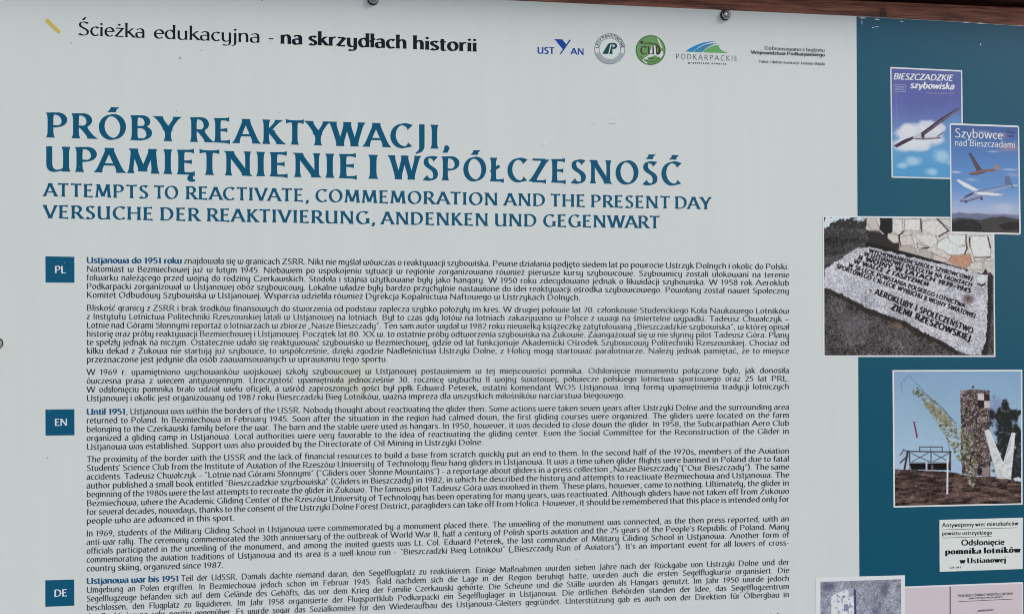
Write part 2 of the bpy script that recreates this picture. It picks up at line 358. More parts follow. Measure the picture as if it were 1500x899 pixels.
# ------------------------------------------------------------------ setting
def wood_mat(name, c1, c2, c3, scale=1.0, rough=0.6):
    m = bpy.data.materials.new(name); m.use_nodes = True; nt = m.node_tree; b = nt.nodes['Principled BSDF']; N = nt.nodes.new; Lk = nt.links.new
    tc = N('ShaderNodeTexCoord'); mp = N('ShaderNodeMapping'); mp.inputs['Scale'].default_value = (7 * scale, 60 * scale, 130 * scale)
    Lk(tc.outputs['Object'], mp.inputs[0])
    n1 = N('ShaderNodeTexNoise'); n1.inputs['Scale'].default_value = 2.2; n1.inputs['Detail'].default_value = 8; n1.inputs['Roughness'].default_value = .65; n1.inputs['Distortion'].default_value = .6
    Lk(mp.outputs[0], n1.inputs['Vector'])
    r = N('ShaderNodeValToRGB'); e = r.color_ramp.elements
    e[0].position = .33; e[0].color = (*c1, 1); e[1].position = .68; e[1].color = (*c3, 1); k = e.new(.5); k.color = (*c2, 1)
    Lk(n1.outputs[0], r.inputs[0])
    # one dark knot
    mp2 = N('ShaderNodeMapping'); mp2.inputs['Location'].default_value = tuple(-np.array(KNOT)); Lk(tc.outputs['Object'], mp2.inputs[0])
    mp3 = N('ShaderNodeMapping'); mp3.inputs['Scale'].default_value = (130, 0, 85); Lk(mp2.outputs[0], mp3.inputs[0])
    ln = N('ShaderNodeVectorMath'); ln.operation = 'LENGTH'
    kn = N('ShaderNodeTexNoise'); kn.inputs['Scale'].default_value = 160; Lk(tc.outputs['Object'], kn.inputs['Vector'])
    ka = N('ShaderNodeVectorMath'); ka.operation = 'MULTIPLY_ADD'; ka.inputs[1].default_value = (.7, 0, .7); Lk(kn.outputs['Color'], ka.inputs[0]); Lk(mp3.outputs[0], ka.inputs[2]); Lk(ka.outputs[0], ln.inputs[0])
    kr = N('ShaderNodeValToRGB'); ke = kr.color_ramp.elements
    ke[0].position = .25; ke[0].color = (.35, .3, .3, 1); ke[1].position = 1.0; ke[1].color = (1, 1, 1, 1); q = ke.new(.5); q.color = (.25, .22, .2, 1); q = ke.new(.75); q.color = (.85, .8, .8, 1)
    Lk(ln.outputs['Value'], kr.inputs[0])
    mx = N('ShaderNodeMix'); mx.data_type = 'RGBA'; mx.blend_type = 'MULTIPLY'; mx.inputs[0].default_value = 1
    Lk(r.outputs[0], mx.inputs[6]); Lk(kr.outputs[0], mx.inputs[7]); Lk(mx.outputs[2], b.inputs['Base Color'])
    b.inputs['Roughness'].default_value = rough
    bp = N('ShaderNodeBump'); bp.inputs['Strength'].default_value = .5; bp.inputs['Distance'].default_value = .002
    Lk(n1.outputs[0], bp.inputs['Height']); Lk(bp.outputs[0], b.inputs['Normal'])
    return m
kx, kz = U(1299, 14); KNOT = (kx, 0.0, kz)
M['beam'] = wood_mat('stained_wood', (.055, .018, .012), (.26, .088, .054), (.46, .17, .105))
M['dark_wood'] = wood_mat('dark_stained_wood', (.05, .022, .015), (.13, .05, .034), (.2, .085, .055))

gm = bpy.data.materials.new('gravel'); gm.use_nodes = True
_nt = gm.node_tree; _b = _nt.nodes['Principled BSDF']; _n = _nt.nodes.new('ShaderNodeTexNoise'); _n.inputs['Scale'].default_value = 4; _n.inputs['Detail'].default_value = 8
_r = _nt.nodes.new('ShaderNodeValToRGB'); _r.color_ramp.elements[0].color = (.16, .16, .13, 1); _r.color_ramp.elements[1].color = (.34, .33, .30, 1)
_nt.links.new(_n.outputs[0], _r.inputs[0]); _nt.links.new(_r.outputs[0], _b.inputs['Base Color']); _b.inputs['Roughness'].default_value = .95
tag(mesh('ground', [(-300, -300, 0), (300, -300, 0), (300, 300, 0), (-300, 300, 0)], [(0, 1, 2, 3)], None, gm), kind='structure')

# timber of the stand behind and above the board
zb0 = U(1341.6, 0)[1]; zb1 = U(1500, 10.3)[1]; ZB = (zb0 + zb1) / 2
XL, XR = -1.05, 1.05
beam = boxmesh('wooden_beam', (XL, .0042, ZB - .13), (XR, .075, ZB), None, M['beam'], .0022)
tag(beam, 'reddish brown stained wooden beam behind the top edge of the board', 'beam')

# edge of the low plank roof just above the beam, with a dark slit between
roof = bpy.data.objects.new('shelter_roof', None); COL.objects.link(roof)
tag(roof, 'dark stained plank roof edge above the wooden beam', 'roof')
ZR = ZB + .0085; yy = -.036  # front overhang sized to shade the top of the board
for k in range(4):
    boxmesh('plank', (XL - .1, yy, ZR + .0006 * (k % 2)), (XR + .1, yy + .116, ZR + .024 + .0006 * (k % 2)), roof, M['dark_wood'], .002); yy += .119
boxmesh('slit_backing', (XL - .1, .045, ZB + .0002), (XR + .1, .074, ZR - .0003), roof, M['dark_wood'])  # strip added behind the slit to keep it dark

# ------------------------------------------------------------------ the information board
zbot = U(750, 1240)[1]
board = bpy.data.objects.new('information_board', None); COL.objects.link(board)
tag(board, 'large white information board with petrol blue side band, text and printed pictures', 'information board')

top = [(-14, -38), (200, -27), (400, -17), (585, -8), (760, 1.2), (900, 7.4), (1020, 13.0), (1120, 17.6), (1254, 23.6), (1380, 30.6), (1500, 38.2), (1532, 40.2)]
pm = bpy.data.materials.new('panel_white'); pm.use_nodes = True
nt = pm.node_tree; b = nt.nodes['Principled BSDF']; N = nt.nodes.new; Lk = nt.links.new
b.inputs['Roughness'].default_value = .32; b.inputs['Specular IOR Level'].default_value = .16
b.inputs['Coat Weight'].default_value = .1; b.inputs['Coat Roughness'].default_value = .12
tc = N('ShaderNodeTexCoord')
n1 = N('ShaderNodeTexNoise'); n1.inputs['Scale'].default_value = 3.2; n1.inputs['Detail'].default_value = 6; n1.inputs['Roughness'].default_value = .6
n2 = N('ShaderNodeTexNoise'); n2.inputs['Scale'].default_value = 240; n2.inputs['Detail'].default_value = 4
for n in (n1, n2): Lk(tc.outputs['Object'], n.inputs['Vector'])
W0 = ink(197, 202, 202)
mx = N('ShaderNodeMix'); mx.data_type = 'RGBA'
mx.inputs[6].default_value = (*(W0 * np.array((.90, .92, .91))), 1); mx.inputs[7].default_value = (*(W0 * np.array((1.08, 1.07, 1.075))), 1)
ms = N('ShaderNodeMapping'); ms.inputs['Scale'].default_value = (34, 1, 1.6); Lk(tc.outputs['Object'], ms.inputs[0])
n5 = N('ShaderNodeTexNoise'); n5.inputs['Scale'].default_value = 1.0; n5.inputs['Detail'].default_value = 5; n5.inputs['Roughness'].default_value = .6; Lk(ms.outputs[0], n5.inputs['Vector'])
av = N('ShaderNodeMath'); av.operation = 'MULTIPLY_ADD'; av.inputs[1].default_value = .55; Lk(n5.outputs[0], av.inputs[0])
hv = N('ShaderNodeMath'); hv.operation = 'MULTIPLY'; hv.inputs[1].default_value = .45; Lk(n1.outputs[0], hv.inputs[0]); Lk(hv.outputs[0], av.inputs[2])
r2 = N('ShaderNodeValToRGB'); r2.color_ramp.elements[0].position = .27; r2.color_ramp.elements[0].color = (.72, .73, .72, 1); r2.color_ramp.elements[1].position = .36; r2.color_ramp.elements[1].color = (1, 1, 1, 1)
Lk(n2.outputs[0], r2.inputs[0])
Lk(av.outputs[0], mx.inputs[0])
m2 = N('ShaderNodeMix'); m2.data_type = 'RGBA'; m2.blend_type = 'MULTIPLY'; m2.inputs[0].default_value = .38
Lk(mx.outputs[2], m2.inputs[6]); Lk(r2.outputs[0], m2.inputs[7])
# a faint brownish water stain in the text
sx, sz = U(516, 560)
mp = N('ShaderNodeMapping'); mp.inputs['Location'].default_value = (-sx, 0, -sz); Lk(tc.outputs['Object'], mp.inputs[0])
nn = N('ShaderNodeTexNoise'); nn.inputs['Scale'].default_value = 40; nn.inputs['Detail'].default_value = 4; Lk(tc.outputs['Object'], nn.inputs['Vector'])
ln = N('ShaderNodeVectorMath'); ln.operation = 'LENGTH'; Lk(mp.outputs[0], ln.inputs[0])
ad = N('ShaderNodeMath'); ad.operation = 'MULTIPLY_ADD'; ad.inputs[1].default_value = .05; Lk(nn.outputs[0], ad.inputs[0]); Lk(ln.outputs['Value'], ad.inputs[2])
rs = N('ShaderNodeMapRange'); rs.inputs['From Min'].default_value = .03; rs.inputs['From Max'].default_value = .062; rs.inputs['To Min'].default_value = .75; rs.inputs['To Max'].default_value = 0
Lk(ad.outputs[0], rs.inputs['Value'])
m3 = N('ShaderNodeMix'); m3.data_type = 'RGBA'; m3.blend_type = 'MULTIPLY'; m3.inputs[7].default_value = (.97, .90, .78, 1)
Lk(rs.outputs[0], m3.inputs[0]); Lk(m2.outputs[2], m3.inputs[6]); Lk(m3.outputs[2], b.inputs['Base Color'])
bp = N('ShaderNodeBump'); bp.inputs['Strength'].default_value = .25; bp.inputs['Distance'].default_value = .002
n4 = N('ShaderNodeTexNoise'); n4.inputs['Scale'].default_value = 7; n4.inputs['Detail'].default_value = 2; Lk(tc.outputs['Object'], n4.inputs['Vector'])
Lk(n4.outputs[0], bp.inputs['Height']); Lk(bp.outputs[0], b.inputs['Normal'])
M['panel'] = pm

tp = U(*np.array(top).T); x0, x1 = tp[0, 0], tp[-1, 0]
rim = [(x0, zbot)] + [tuple(q) for q in tp] + [(x1, zbot)]
bm = bmesh.new(); f = bm.faces.new([bm.verts.new((x, 0, z)) for x, z in rim])
ex = bmesh.ops.extrude_face_region(bm, geom=[f])
bmesh.ops.translate(bm, verts=[v for v in ex['geom'] if isinstance(v, bmesh.types.BMVert)], vec=(0, .003, 0))
bmesh.ops.recalc_face_normals(bm, faces=bm.faces[:])
bmesh.ops.bevel(bm, geom=[e for e in bm.edges if e.is_manifold and e.calc_face_angle(0) > 1.2], offset=.0007, segments=2, affect='EDGES')
me = bpy.data.meshes.new('panel'); bm.to_mesh(me); bm.free()
panel = link('panel', me, board, M['panel'])

# petrol blue side band
tb = [(1254.6, 24.4), (1380, 31.3), (1500, 38.9), (1530, 40.8)]
P1(lambda p: p.polypx([(1260.2, 1235), (1258.9, 842), (1257.8, 660), (1256.6, 400), (1255.4, 170)] + tb + [(1530, 1235)], 0), 'side_band', board, M['teal'], 'petrol blue printed side band')
# chips where the white core of the sheet shows through
def chips(p):
    for k, (x, y, w, h) in enumerate([(1258, 26.4, 12, 1.3), (1281, 28.6, 8, 1.4), (1277, 40.8, 4, 1), (1281, 39.5, 7, .7), (1318, 31.6, 6, 1),
                         (1409, 32.9, 13, 1.1), (1429, 34.2, 15, 1.2), (1456, 35.8, 4, .8), (1489, 37.8, 9, .7), (1436, 65, 1.2, 4), (1262, 32, 1, 8)]):
        p.polypx([(x, y + h*.3), (x + w*.3, y - h*.5), (x + w, y + .055*w), (x + w*.6, y + h*.7 + .03*w)], 1 + .1*k)
P1(chips, 'paint_chips', board, M['white'], 'white chipped spots on the petrol blue band')['kind'] = 'stuff'

# header
def words(name, mat, cap, sty, ys, items, label=None):
    (xa, ya), (xm, ym), (xb, yb) = ys; q = np.polyfit((xa, xm, xb), (ya, ym, yb), 2)
    def fn(p):
        for w_, a_, b_ in items: p.text(w_, (a_, np.polyval(q, a_)), (b_, np.polyval(q, b_)), cap * (U(xa, 0)[1] - U(xa, 100)[1]) / (U(a_, 0)[1] - U(a_, 100)[1]), sty)
    return P1(fn, name, board, mat, label)
HY = ((114, 51.8), (390, 63.4), (698, 76))
words('header_line', M['header'], 20.3, 'head', HY, (('Ścieżka', 114, 213), ('edukacyjna', 225, 381.5), ('-', 392.5, 402)))
words('header_line', M['header'], 20.3, 'headb', HY, (('na', 411, 443), ('skrzydłach', 452.5, 596), ('historii', 605, 698.5)), 'bold black header words')
P1(lambda p: p.polypx([(66, 31.5), (67.5, 28.2), (71, 28.3), (88.6, 45.6), (88.6, 49), (85, 49.4)], 1), 'ochre_dash', board, M['yellow'])

# titles
words('title_line', M['title'], 36.4, 'title', ((70, 201.4), (360, 210.2), (658, 218.4)), (('PRÓBY', 69, 261), ('REAKTYWACJI,', 279.5, 659)))
words('title_line', M['title'], 36.4, 'title', ((69, 250.8), (548, 262), (996, 271.4)), (('UPAMIĘTNIENIE', 67.5, 524), ('I', 541, 553), ('WSPÓŁCZESNOŚĆ', 572.5, 996)))
words('title_line', M['title'], 19.2, 'sub', ((64.5, 287.4), (600, 298.4), (1041, 306.6)), (('ATTEMPTS', 64.5, 217), ('TO', 225.6, 261), ('REACTIVATE,', 272.5, 453), ('COMMEMORATION', 462.4, 729), ('AND', 738.7, 798.5), ('THE', 806.4, 857), ('PRESENT', 866, 981), ('DAY', 989, 1041)))
words('title_line', M['title'], 19.2, 'sub', ((64.5, 319.4), (540, 328.2), (966, 334.4)), (('VERSUCHE', 64.5, 224.3), ('DER', 235, 292.6), ('REAKTIVIERUNG,', 303.5, 550), ('ANDENKEN', 558.7, 715), ('UND', 725, 786), ('GEGENWART', 796, 966)))

# language boxes
for box, s, a, b_ in (([(66.6, 375.4), (109, 376.2), (109.2, 414), (66.8, 413.6)], 'PL', (80.3, 399.8), (96.2, 400)),
                   ([(66.6, 599.4), (109, 599), (109.2, 637), (66.8, 637.6)], 'EN', (80.2, 623.4), (98.8, 622.8)),
                   ([(66.4, 849.2), (108.8, 848), (109, 886.2), (66.5, 888)], 'DE', (79.5, 873.2), (98.4, 872.3))):
    bx = P1(lambda p: p.polypx(box, 0), 'language_box', board, M['title'], 'petrol blue square with white letters ' + s)
    P1(lambda p: p.text(s, a, b_, 10.2, 'headb', 2), 'lettering', bx, M['white'])

# body text: (text, measured left baseline y, end px or None when justified)
YL = np.array([385.2, 423.3, 455.2, 480.4, 518.1, 548.8, 574.4, 607.1, 645.3, 676.8, 714.9, 753.5, 785.0, 823.5, 854.6, 893.6])
YR = np.array([394.2, 430.8, 458.7, 482.3, 517.8, 547.3, 570.9, 599.7, 634.3, 663.0, 698.8, 733.8, 762.5, 798.7, 827.0, 862.0])
qR = np.polyfit(YL, YR - YL, 2)
def base(x, yl):
    t = (x - 127) / 1029.0; dr = np.polyval(qR, yl)
    return yl + dr * t + (-.9 * (1 if yl < 760 else 1.0)) * 4 * t * (1 - t) * np.clip((520 - yl) / 140, -1, 1) * (1 if yl < 520 else -.6)
PARS = [
 [("Ustjanowa do 1951 roku| znajdowała się w granicach ZSRR. Nikt nie myślał wówczas o reaktywacji szybowiska. Pewne działania podjęto siedem lat po powrocie Ustrzyk Dolnych i okolic do Polski.", 385.2, None, 266.5),
  ("Natomiast w Bezmiechowej już w lutym 1945. Niebawem po uspokojeniu sytuacji w regionie zorganizowano również pierwsze kursy szybowcowe. Szybownicy zostali ulokowani na terenie", 398.1, None),
  ("folwarku należącego przed wojną do rodziny Czerkawskich. Stodoła i stajnia użytkowane były jako hangary. W 1950 roku zdecydowano jednak o likwidacji szybowiska. W 1958 rok Aeroklub", 410.7, None),
  ("Podkarpacki zorganizował w Ustjanowej obóz szybowcowy. Lokalne władze były bardzo przychylnie nastawione do idei reaktywacji ośrodka szybowcowego. Powołany został nawet Społeczny", 423.4, None),
  ("Komitet Odbudowy Szybowiska w Ustjanowej. Wsparcia udzieliła również Dyrekcja Kopalnictwa Naftowego w Ustrzykach Dolnych.", 436.0, 850.6)],
 [("Bliskość granicy z ZSRR i brak środków finansowych do stworzenia od podstaw zaplecza szybko położyły im kres. W drugiej połowie lat 70. członkowie Studenckiego Koła Naukowego Lotników", 455.0, None),
  ("z Instytutu Lotnictwa Politechniki Rzeszowskiej latali w Ustjanowej na lotniach. Był to czas gdy lotów na lotniach zakazywano w Polsce z uwagi na śmiertelne wypadki. Tadeusz Chwałczyk –", 467.6, None),
  ("Lotnie nad Górami Słonnymi reportaż o lotniarzach w zbiorze „Nasze Bieszczady”. Ten sam autor wydał w 1982 roku niewielką książeczkę zatytułowaną „Bieszczadzkie szybowiska”, w której opisał", 480.3, None),
  ("historię oraz próby reaktywacji Bezmiechowej i Ustjanowej. Początek lat 80. XX w. to ostatnie próby odtworzenia szybowiska na Żukowie. Zaangażował się w nie słynny pilot Tadeusz Góra. Plany", 492.8, None),
  ("te spełzły jednak na niczym. Ostatecznie udało się reaktywować szybowisko w Bezmiechowej, gdzie od lat funkcjonuje Akademicki Ośrodek Szybowcowy Politechniki Rzeszowskiej. Chociaż od", 505.3, None),
  ("kilku dekad z Żukowa nie startują już szybowce, to współcześnie, dzięki zgodzie Nadleśnictwa Ustrzyki Dolne, z Holicy mogą startować paralotniarze. Należy jednak pamiętać, że to miejsce", 517.9, None),
  ("przeznaczone jest jedynie dla osób zaawansowanych w uprawianiu tego sportu.", 530.4, 568.5)],
 [("W 1969 r. upamiętniono wychowanków wojskowej szkoły szybowcowej w Ustjanowej postawieniem w tej miejscowości pomnika. Odsłonięcie monumentu połączone było, jak donosiła", 548.9, None),
  ("ówczesna prasa z wiecem antywojennym. Uroczystość upamiętniała jednocześnie 30. rocznicę wybuchu II wojny światowej, półwiecze polskiego lotnictwa sportowego oraz 25 lat PRL.", 561.7, None),
  ("W odsłonięciu pomnika brało udział wielu oficjeli, a wśród zaproszonych gości był ppłk Edward Peterek, ostatni komendant WOS Ustjanowa. Inną formą upamiętnienia tradycji lotniczych", 574.4, None),
  ("Ustjanowej i okolic jest organizowany od 1987 roku Bieszczadzki Bieg Lotników, ważna impreza dla wszystkich miłośników narciarstwa biegowego.", 587.2, 916)],
 [("Until 1951,| Ustjanowa was within the borders of the USSR. Nobody thought about reactivating the glider then. Some actions were taken seven years after Ustrzyki Dolne and the surrounding area", 607.0, None, 187),
  ("returned to Poland. In Bezmiechowa in February 1945. Soon after the situation in the region had calmed down, the first gliding courses were organized. The gliders were located on the farm", 619.8, None),
  ("belonging to the Czerkawski family before the war. The barn and the stable were used as hangars. In 1950, however, it was decided to close down the glider. In 1958, the Subcarpathian Aero Club", 632.6, None),
  ("organized a gliding camp in Ustjanowa. Local authorities were very favorable to the idea of reactivating the gliding center. Even the Social Committee for the Reconstruction of the Glider in", 645.4, None),
  ("Ustjanowa was established. Support was also provided by the Directorate of Oil Mining in Ustrzyki Dolne.", 658.3, 708)],
 [("The proximity of the border with the USSR and the lack of financial resources to build a base from scratch quickly put an end to them. In the second half of the 1970s, members of the Aviation", 676.6, None),
  ("Students' Science Club from the Institute of Aviation of the Rzeszów University of Technology flew hang gliders in Ustjanowa. It was a time when glider flights were banned in Poland due to fatal", 689.3, None),
  ("accidents. Tadeusz Chwałczyk – “Lotnie nad Górami Słonnymi” (“Gliders over Słonne Mountains”) - a reportage about gliders in a press collection „Nasze Bieszczady”(“Our Bieszczady”). The same", 702.0, None),
  ("author published a small book entitled \"Bieszczadzkie szyzbowiska\" (Gliders in Bieszczady) in 1982, in which he described the history and attempts to reactivate Bezmiechowa and Ustjanowa. The", 714.9, None),
  ("beginning of the 1980s were the last attempts to recreate the glider in Żukowo. The famous pilot Tadeusz Góra was involved in them. These plans, however, came to nothing. Ultimately, the glider in", 727.8, None),
  ("Bezmiechowa, where the Academic Gliding Center of the Rzeszów University of Technology has been operating for many years, was reactivated. Although gliders have not taken off from Żukowo", 740.8, None),
  ("for several decades, nowadays, thanks to the consent of the Ustrzyki Dolne Forest District, paragliders can take off from Holica. However, it should be remembered that this place is intended only for", 753.6, None),
  ("people who are advanced in this sport.", 766.5, 344)],
 [("In 1969, students of the Military Gliding School in Ustjanowa were commemorated by a monument placed there. The unveiling of the monument was connected, as the then press reported, with an", 785.0, None),
  ("anti-war rally. The ceremony commemorated the 30th anniversary of the outbreak of World War II, half a century of Polish sports aviation and the 25 years of the People's Republic of Poland. Many", 797.7, None),
  ("officials participated in the unveiling of the monument, and among the invited guests was Lt. Col. Edward Peterek, the last commander of Military Gliding School in Ustjanowa. Another form of", 810.5, None),
  ("commemorating the aviation traditions of Ustjanowa and its area is a well-know run - “Bieszczadzki Bieg Lotników” („Bieszczady Run of Aviators”). It's an important event for all lovers of cross-", 823.4, None),
  ("country skiing, organized since 1987.", 836.2, 327.3)],
 [("Ustjanowa war bis 1951| Teil der UdSSR. Damals dachte niemand daran, den Segelflugplatz zu reaktivieren. Einige Maßnahmen wurden sieben Jahre nach der Rückgabe von Ustrzyki Dolne und der", 854.6, None, 262),
  ("Umgebung an Polen ergriffen. In Bezmiechowa jedoch schon im Februar 1945. Bald nachdem sich die Lage in der Region beruhigt hatte, wurden auch die ersten Segelflugkurse organisiert. Die", 867.5, None),
  ("Segelflugzeuge befanden sich auf dem Gelände des Gehöfts, das vor dem Krieg der Familie Czerkawski gehörte. Die Scheune und die Ställe wurden als Hangars genutzt. Im Jahr 1950 wurde jedoch", 880.5, None),
  ("beschlossen, den Flugplatz zu liquidieren. Im Jahr 1958 organisierte der Flugsportklub Podkarpacki ein Segelfluglager in Ustjanowa. Die örtlichen Behörden standen der Idee, das Segelflugzentrum", 893.5, None),
  ("der Reaktivierung sehr positiv gegenüber. Es wurde sogar das Sozialkomitee für den Wiederaufbau des Ustjanowa-Gleiters gegründet. Unterstützung gab es auch von der Direktion für Ölbergbau in", 906.5, None),
  ("Ustrzyki Dolne.", 919.5, 210), ("der zweiten Hälfte der 1970er Jahre", 941.5, 1156, 0, 960)],
]
CAPB = 8.8
for par in PARS:
    pr = Print(); lead = None; hs = 9.0
    for ln_ in par:                                     # one letter width for the whole paragraph
        s, yl, end = ln_[:3]
        if len(ln_) == 5 or '|' in s: continue
        Wl, ns = widths(s, 'body'); xe = end or 1156
        A = U(127, yl); B = U(xe, base(xe, yl)); capm = U(127, yl - CAPB)[1] - A[1]
        hs = min(hs, np.hypot(*(B - A)) / capm / (Wl + ns * (SPACE if end else .2)))
    for ln_ in par:
        s, yl, end = ln_[:3]; xs = 127.0
        if len(ln_) == 5: xs = ln_[4]
        elif len(ln_) == 4:
            a, s = s.split('|'); s = s.strip(); lead = Print()
            bold = a[:-1] if a.endswith(',') else a
            lead.text(bold, (127, yl), (ln_[3] - (3 if a.endswith(',') else 0), base(ln_[3], yl)), CAPB, 'bodyb')
            if a.endswith(','): s = ', ' + s; xs = ln_[3] - 2.4
            else: xs = ln_[3] + 3
        xe = end or 1156; mx_ = (xs + xe) / 2
        mid = base(mx_, yl) - (base(xs, yl) + base(xe, yl)) / 2
        pr.text(s, (xs, base(xs, yl)), (xe, base(xe, yl)), CAPB, 'body', 1, mid, hs=hs, justify=end is None)
    po = pr.build('text_paragraph', board, M['black'])
    if lead: lead.build('lead_words', po, M['lead'], 'bold blue opening words')

# ------------------------------------------------------------------ logos
z = zoom(780, 40, 8.824)
def lg(p):
    p.polypx(z((285, 155), (385, 160), (436, 224), (392, 288)), 1)
    p.polypx(z((478, 163), (497, 168), (370, 350), (352, 347)), 1.2)
lo = P1(lg, 'logo', board, M['blue'], 'blue bird shaped logo between letters')
P1(lambda p: p.text('UST', *z((65, 340), (283, 348)), 9.4, 'sans'), 'lettering', lo, M['blue'])
P1(lambda p: p.text('AN', *z((497, 352), (665, 360)), 9.4, 'sans'), 'lettering', lo, M['blue'])

c = (893.3, 71.9)
lo = P1(lambda p: p.disc(c, 22.2, 0), 'logo', board, M['pale'], 'round pale logo with dark green letters')
P1(lambda p: (p.ring(c, 21.7, 22.4, 0, 360, 1), p.ring(c, 15.4, 16.1, 0, 360, 1)), 'ring', lo, M['dgrey'])
P1(lambda p: p.ring(c, 16.8, 21.2, 198, 342, 1), 'ring', lo, M['grey'])
def arc_text(p, s, c, r, a0, a1, cap, sty, layer=2):
    Wl, ns = widths(s, sty); tot = Wl + ns * SPACE; x = 0
    h = math.radians(abs(a1 - a0)) * (r + cap/2) / (tot * cap)
    for ch in s:
        if ch == ' ': x += SPACE; continue
        adv, rib = glyph(ch, sty)
        for k, (L, R) in enumerate(rib):
            o = []
            for Q in (L, R):
                an = np.radians(a0 + (a1 - a0) * (x + Q[:, 0]) / tot); rr = r + np.sign(a0 - a1) * Q[:, 1] * cap
                o.append(U(c[0] + rr * np.cos(an), c[1] - rr * np.sin(an)))
            p.ribbon(o[0], o[1], layer + .12 * k)
        x += adv
P1(lambda p: arc_text(p, 'LASY PAŃSTWOWE', c, 16.9, 176, 2, 4.2, 'sansb'), 'lettering', lo, M['dgrey'])
def lp(p):
    p.polypx(z((903, 346), (975, 222), (1000, 206), (1012, 206), (985, 318), (980, 348)), 2)
    p.polypx(z((992, 348), (1020, 240), (1040, 240), (1032, 300), (1036, 348)), 2)
    p.polypx(z((1012, 206), (1060, 204), (1088, 222), (1096, 250), (1080, 276), (1048, 288), (1036, 284), (1040, 262), (1058, 258), (1066, 240), (1054, 228), (1010, 228)), 2.2)
P1(lp, 'emblem', lo, M['forest'])

c2 = (953, 73.8); z2 = zoom(920, 40, 8.333)
lo = P1(lambda p: p.disc(c2, 21.9, 0), 'logo', board, M['dgreen'], 'round green logo with a brown swoosh')
P1(lambda p: p.disc(c2, 20.2, 1), 'disc', lo, M['green'])
def pt(p):
    p.polypx(z2((290, 240), (330, 225), (350, 330), (420, 290), (430, 340), (400, 380), (330, 345), (260, 370), (220, 400), (180, 400), (200, 375), (250, 345)), 2)
    p.polypx(z2((350, 125), (375, 150), (420, 250), (405, 260), (370, 180)), 2)
    p.polypx(z2((170, 395), (215, 420), (240, 440), (225, 448), (190, 425)), 2)
P1(pt, 'patch', lo, M['pale'])
P1(lambda p: arc_text(p, 'na Bieszczady', c2, 18.2, 212, 322, 3.0, 'sans', 2.6), 'lettering', lo, M['dgreen'])
def sw(p):
    a = [z2((x, y))[0] for x, y in ((195, 198), (240, 190), (300, 195), (350, 210), (382, 240), (392, 280), (380, 320), (350, 350), (352, 320), (370, 290), (372, 262), (355, 232), (320, 212), (250, 203), (200, 206))]
    p.polypx(a[:8] + a[8:], 3)
    p.polypx(z2((225, 362), (260, 378), (300, 380), (350, 366), (300, 394), (258, 390)), 3)
    p.disc(z2((168, 188))[0], 2.3, 3.4, 16)
    for s_, a_, b_ in (('C', (150, 330), (225, 334)), ('U', (240, 330), (320, 336)), ('D', (340, 332), (398, 342))):
        p.text(s_, *z2(a_, b_), 11.5, 'headb', 4)
P1(sw, 'emblem', lo, M['brown'])

lo = P1(lambda p: p.polypx(z2((703, 297), (740, 268), (800, 235), (860, 210), (920, 190), (1030, 172), (1072, 172), (1010, 184), (960, 200), (910, 220), (870, 240), (790, 303)), 1), 'logo', board, M['sky1'], 'hill shaped logo in blue and green')
P1(lambda p: p.polypx(z2((800, 305), (835, 272), (880, 245), (930, 220), (980, 206), (1030, 200), (1090, 200), (1040, 212), (1000, 230), (950, 262), (905, 306)), 1), 'stripe', lo, M['sky2'])
P1(lambda p: p.polypx(z2((915, 308), (940, 280), (970, 260), (1005, 240), (1050, 226), (1085, 222), (1112, 225), (1112, 245), (1125, 270), (1165, 296), (1222, 317)), 1), 'hill', lo, M['leaf'])
P1(lambda p: (p.text('P O D K A R P A C K I E', *z2((583, 388), (1335, 415)), 7.5, 'sansl'), p.text('p r z e s t r z e ń   o t w a r t a', *z2((735, 446), (1198, 459)), 3.2, 'sans')), 'lettering', lo, M['dgrey'])

z3 = zoom(1090, 55, 11.54)
P1(lambda p: (p.text('Dofinansowano z budżetu', *z3((345, 212), (1362, 250)), 5.2, 'credit'),
              p.text('Województwa Podkarpackiego', *z3((115, 280), (1362, 325)), 5.0, 'bodyb'),
              p.text('Tekst i dobór ilustracji: Łukasz Bajda', *z3((243, 430), (1362, 470)), 3.9, 'credit')), 'credit_lines', board, M['black'])

# ------------------------------------------------------------------ printed pictures: a small painter, mapped on a fine mesh
def vnoise(h, w, ch, cw, seed):
    r = np.random.default_rng(seed); g = r.random((ch + 2, cw + 2))
    yy = np.linspace(0, ch, h); xx = np.linspace(0, cw, w); yi = yy.astype(int); xi = xx.astype(int)
    fy = (yy - yi)[:, None]; fx = (xx - xi)[None]; fy = fy*fy*(3-2*fy); fx = fx*fx*(3-2*fx)
    return (g[yi][:, xi]*(1-fy)*(1-fx) + g[yi+1][:, xi]*fy*(1-fx) + g[yi][:, xi+1]*(1-fy)*fx + g[yi+1][:, xi+1]*fy*fx)
def fbm(h, w, cells, seed, ax=1.0, octv=5):
    o = np.zeros((h, w)); a = .5; n = 0
    for k in range(octv):
        o += a * vnoise(h, w, max(1, int(cells * 2**k)), max(1, int(cells * 2**k * ax * w / h)), seed + k); n += a; a *= .55
    return o / n
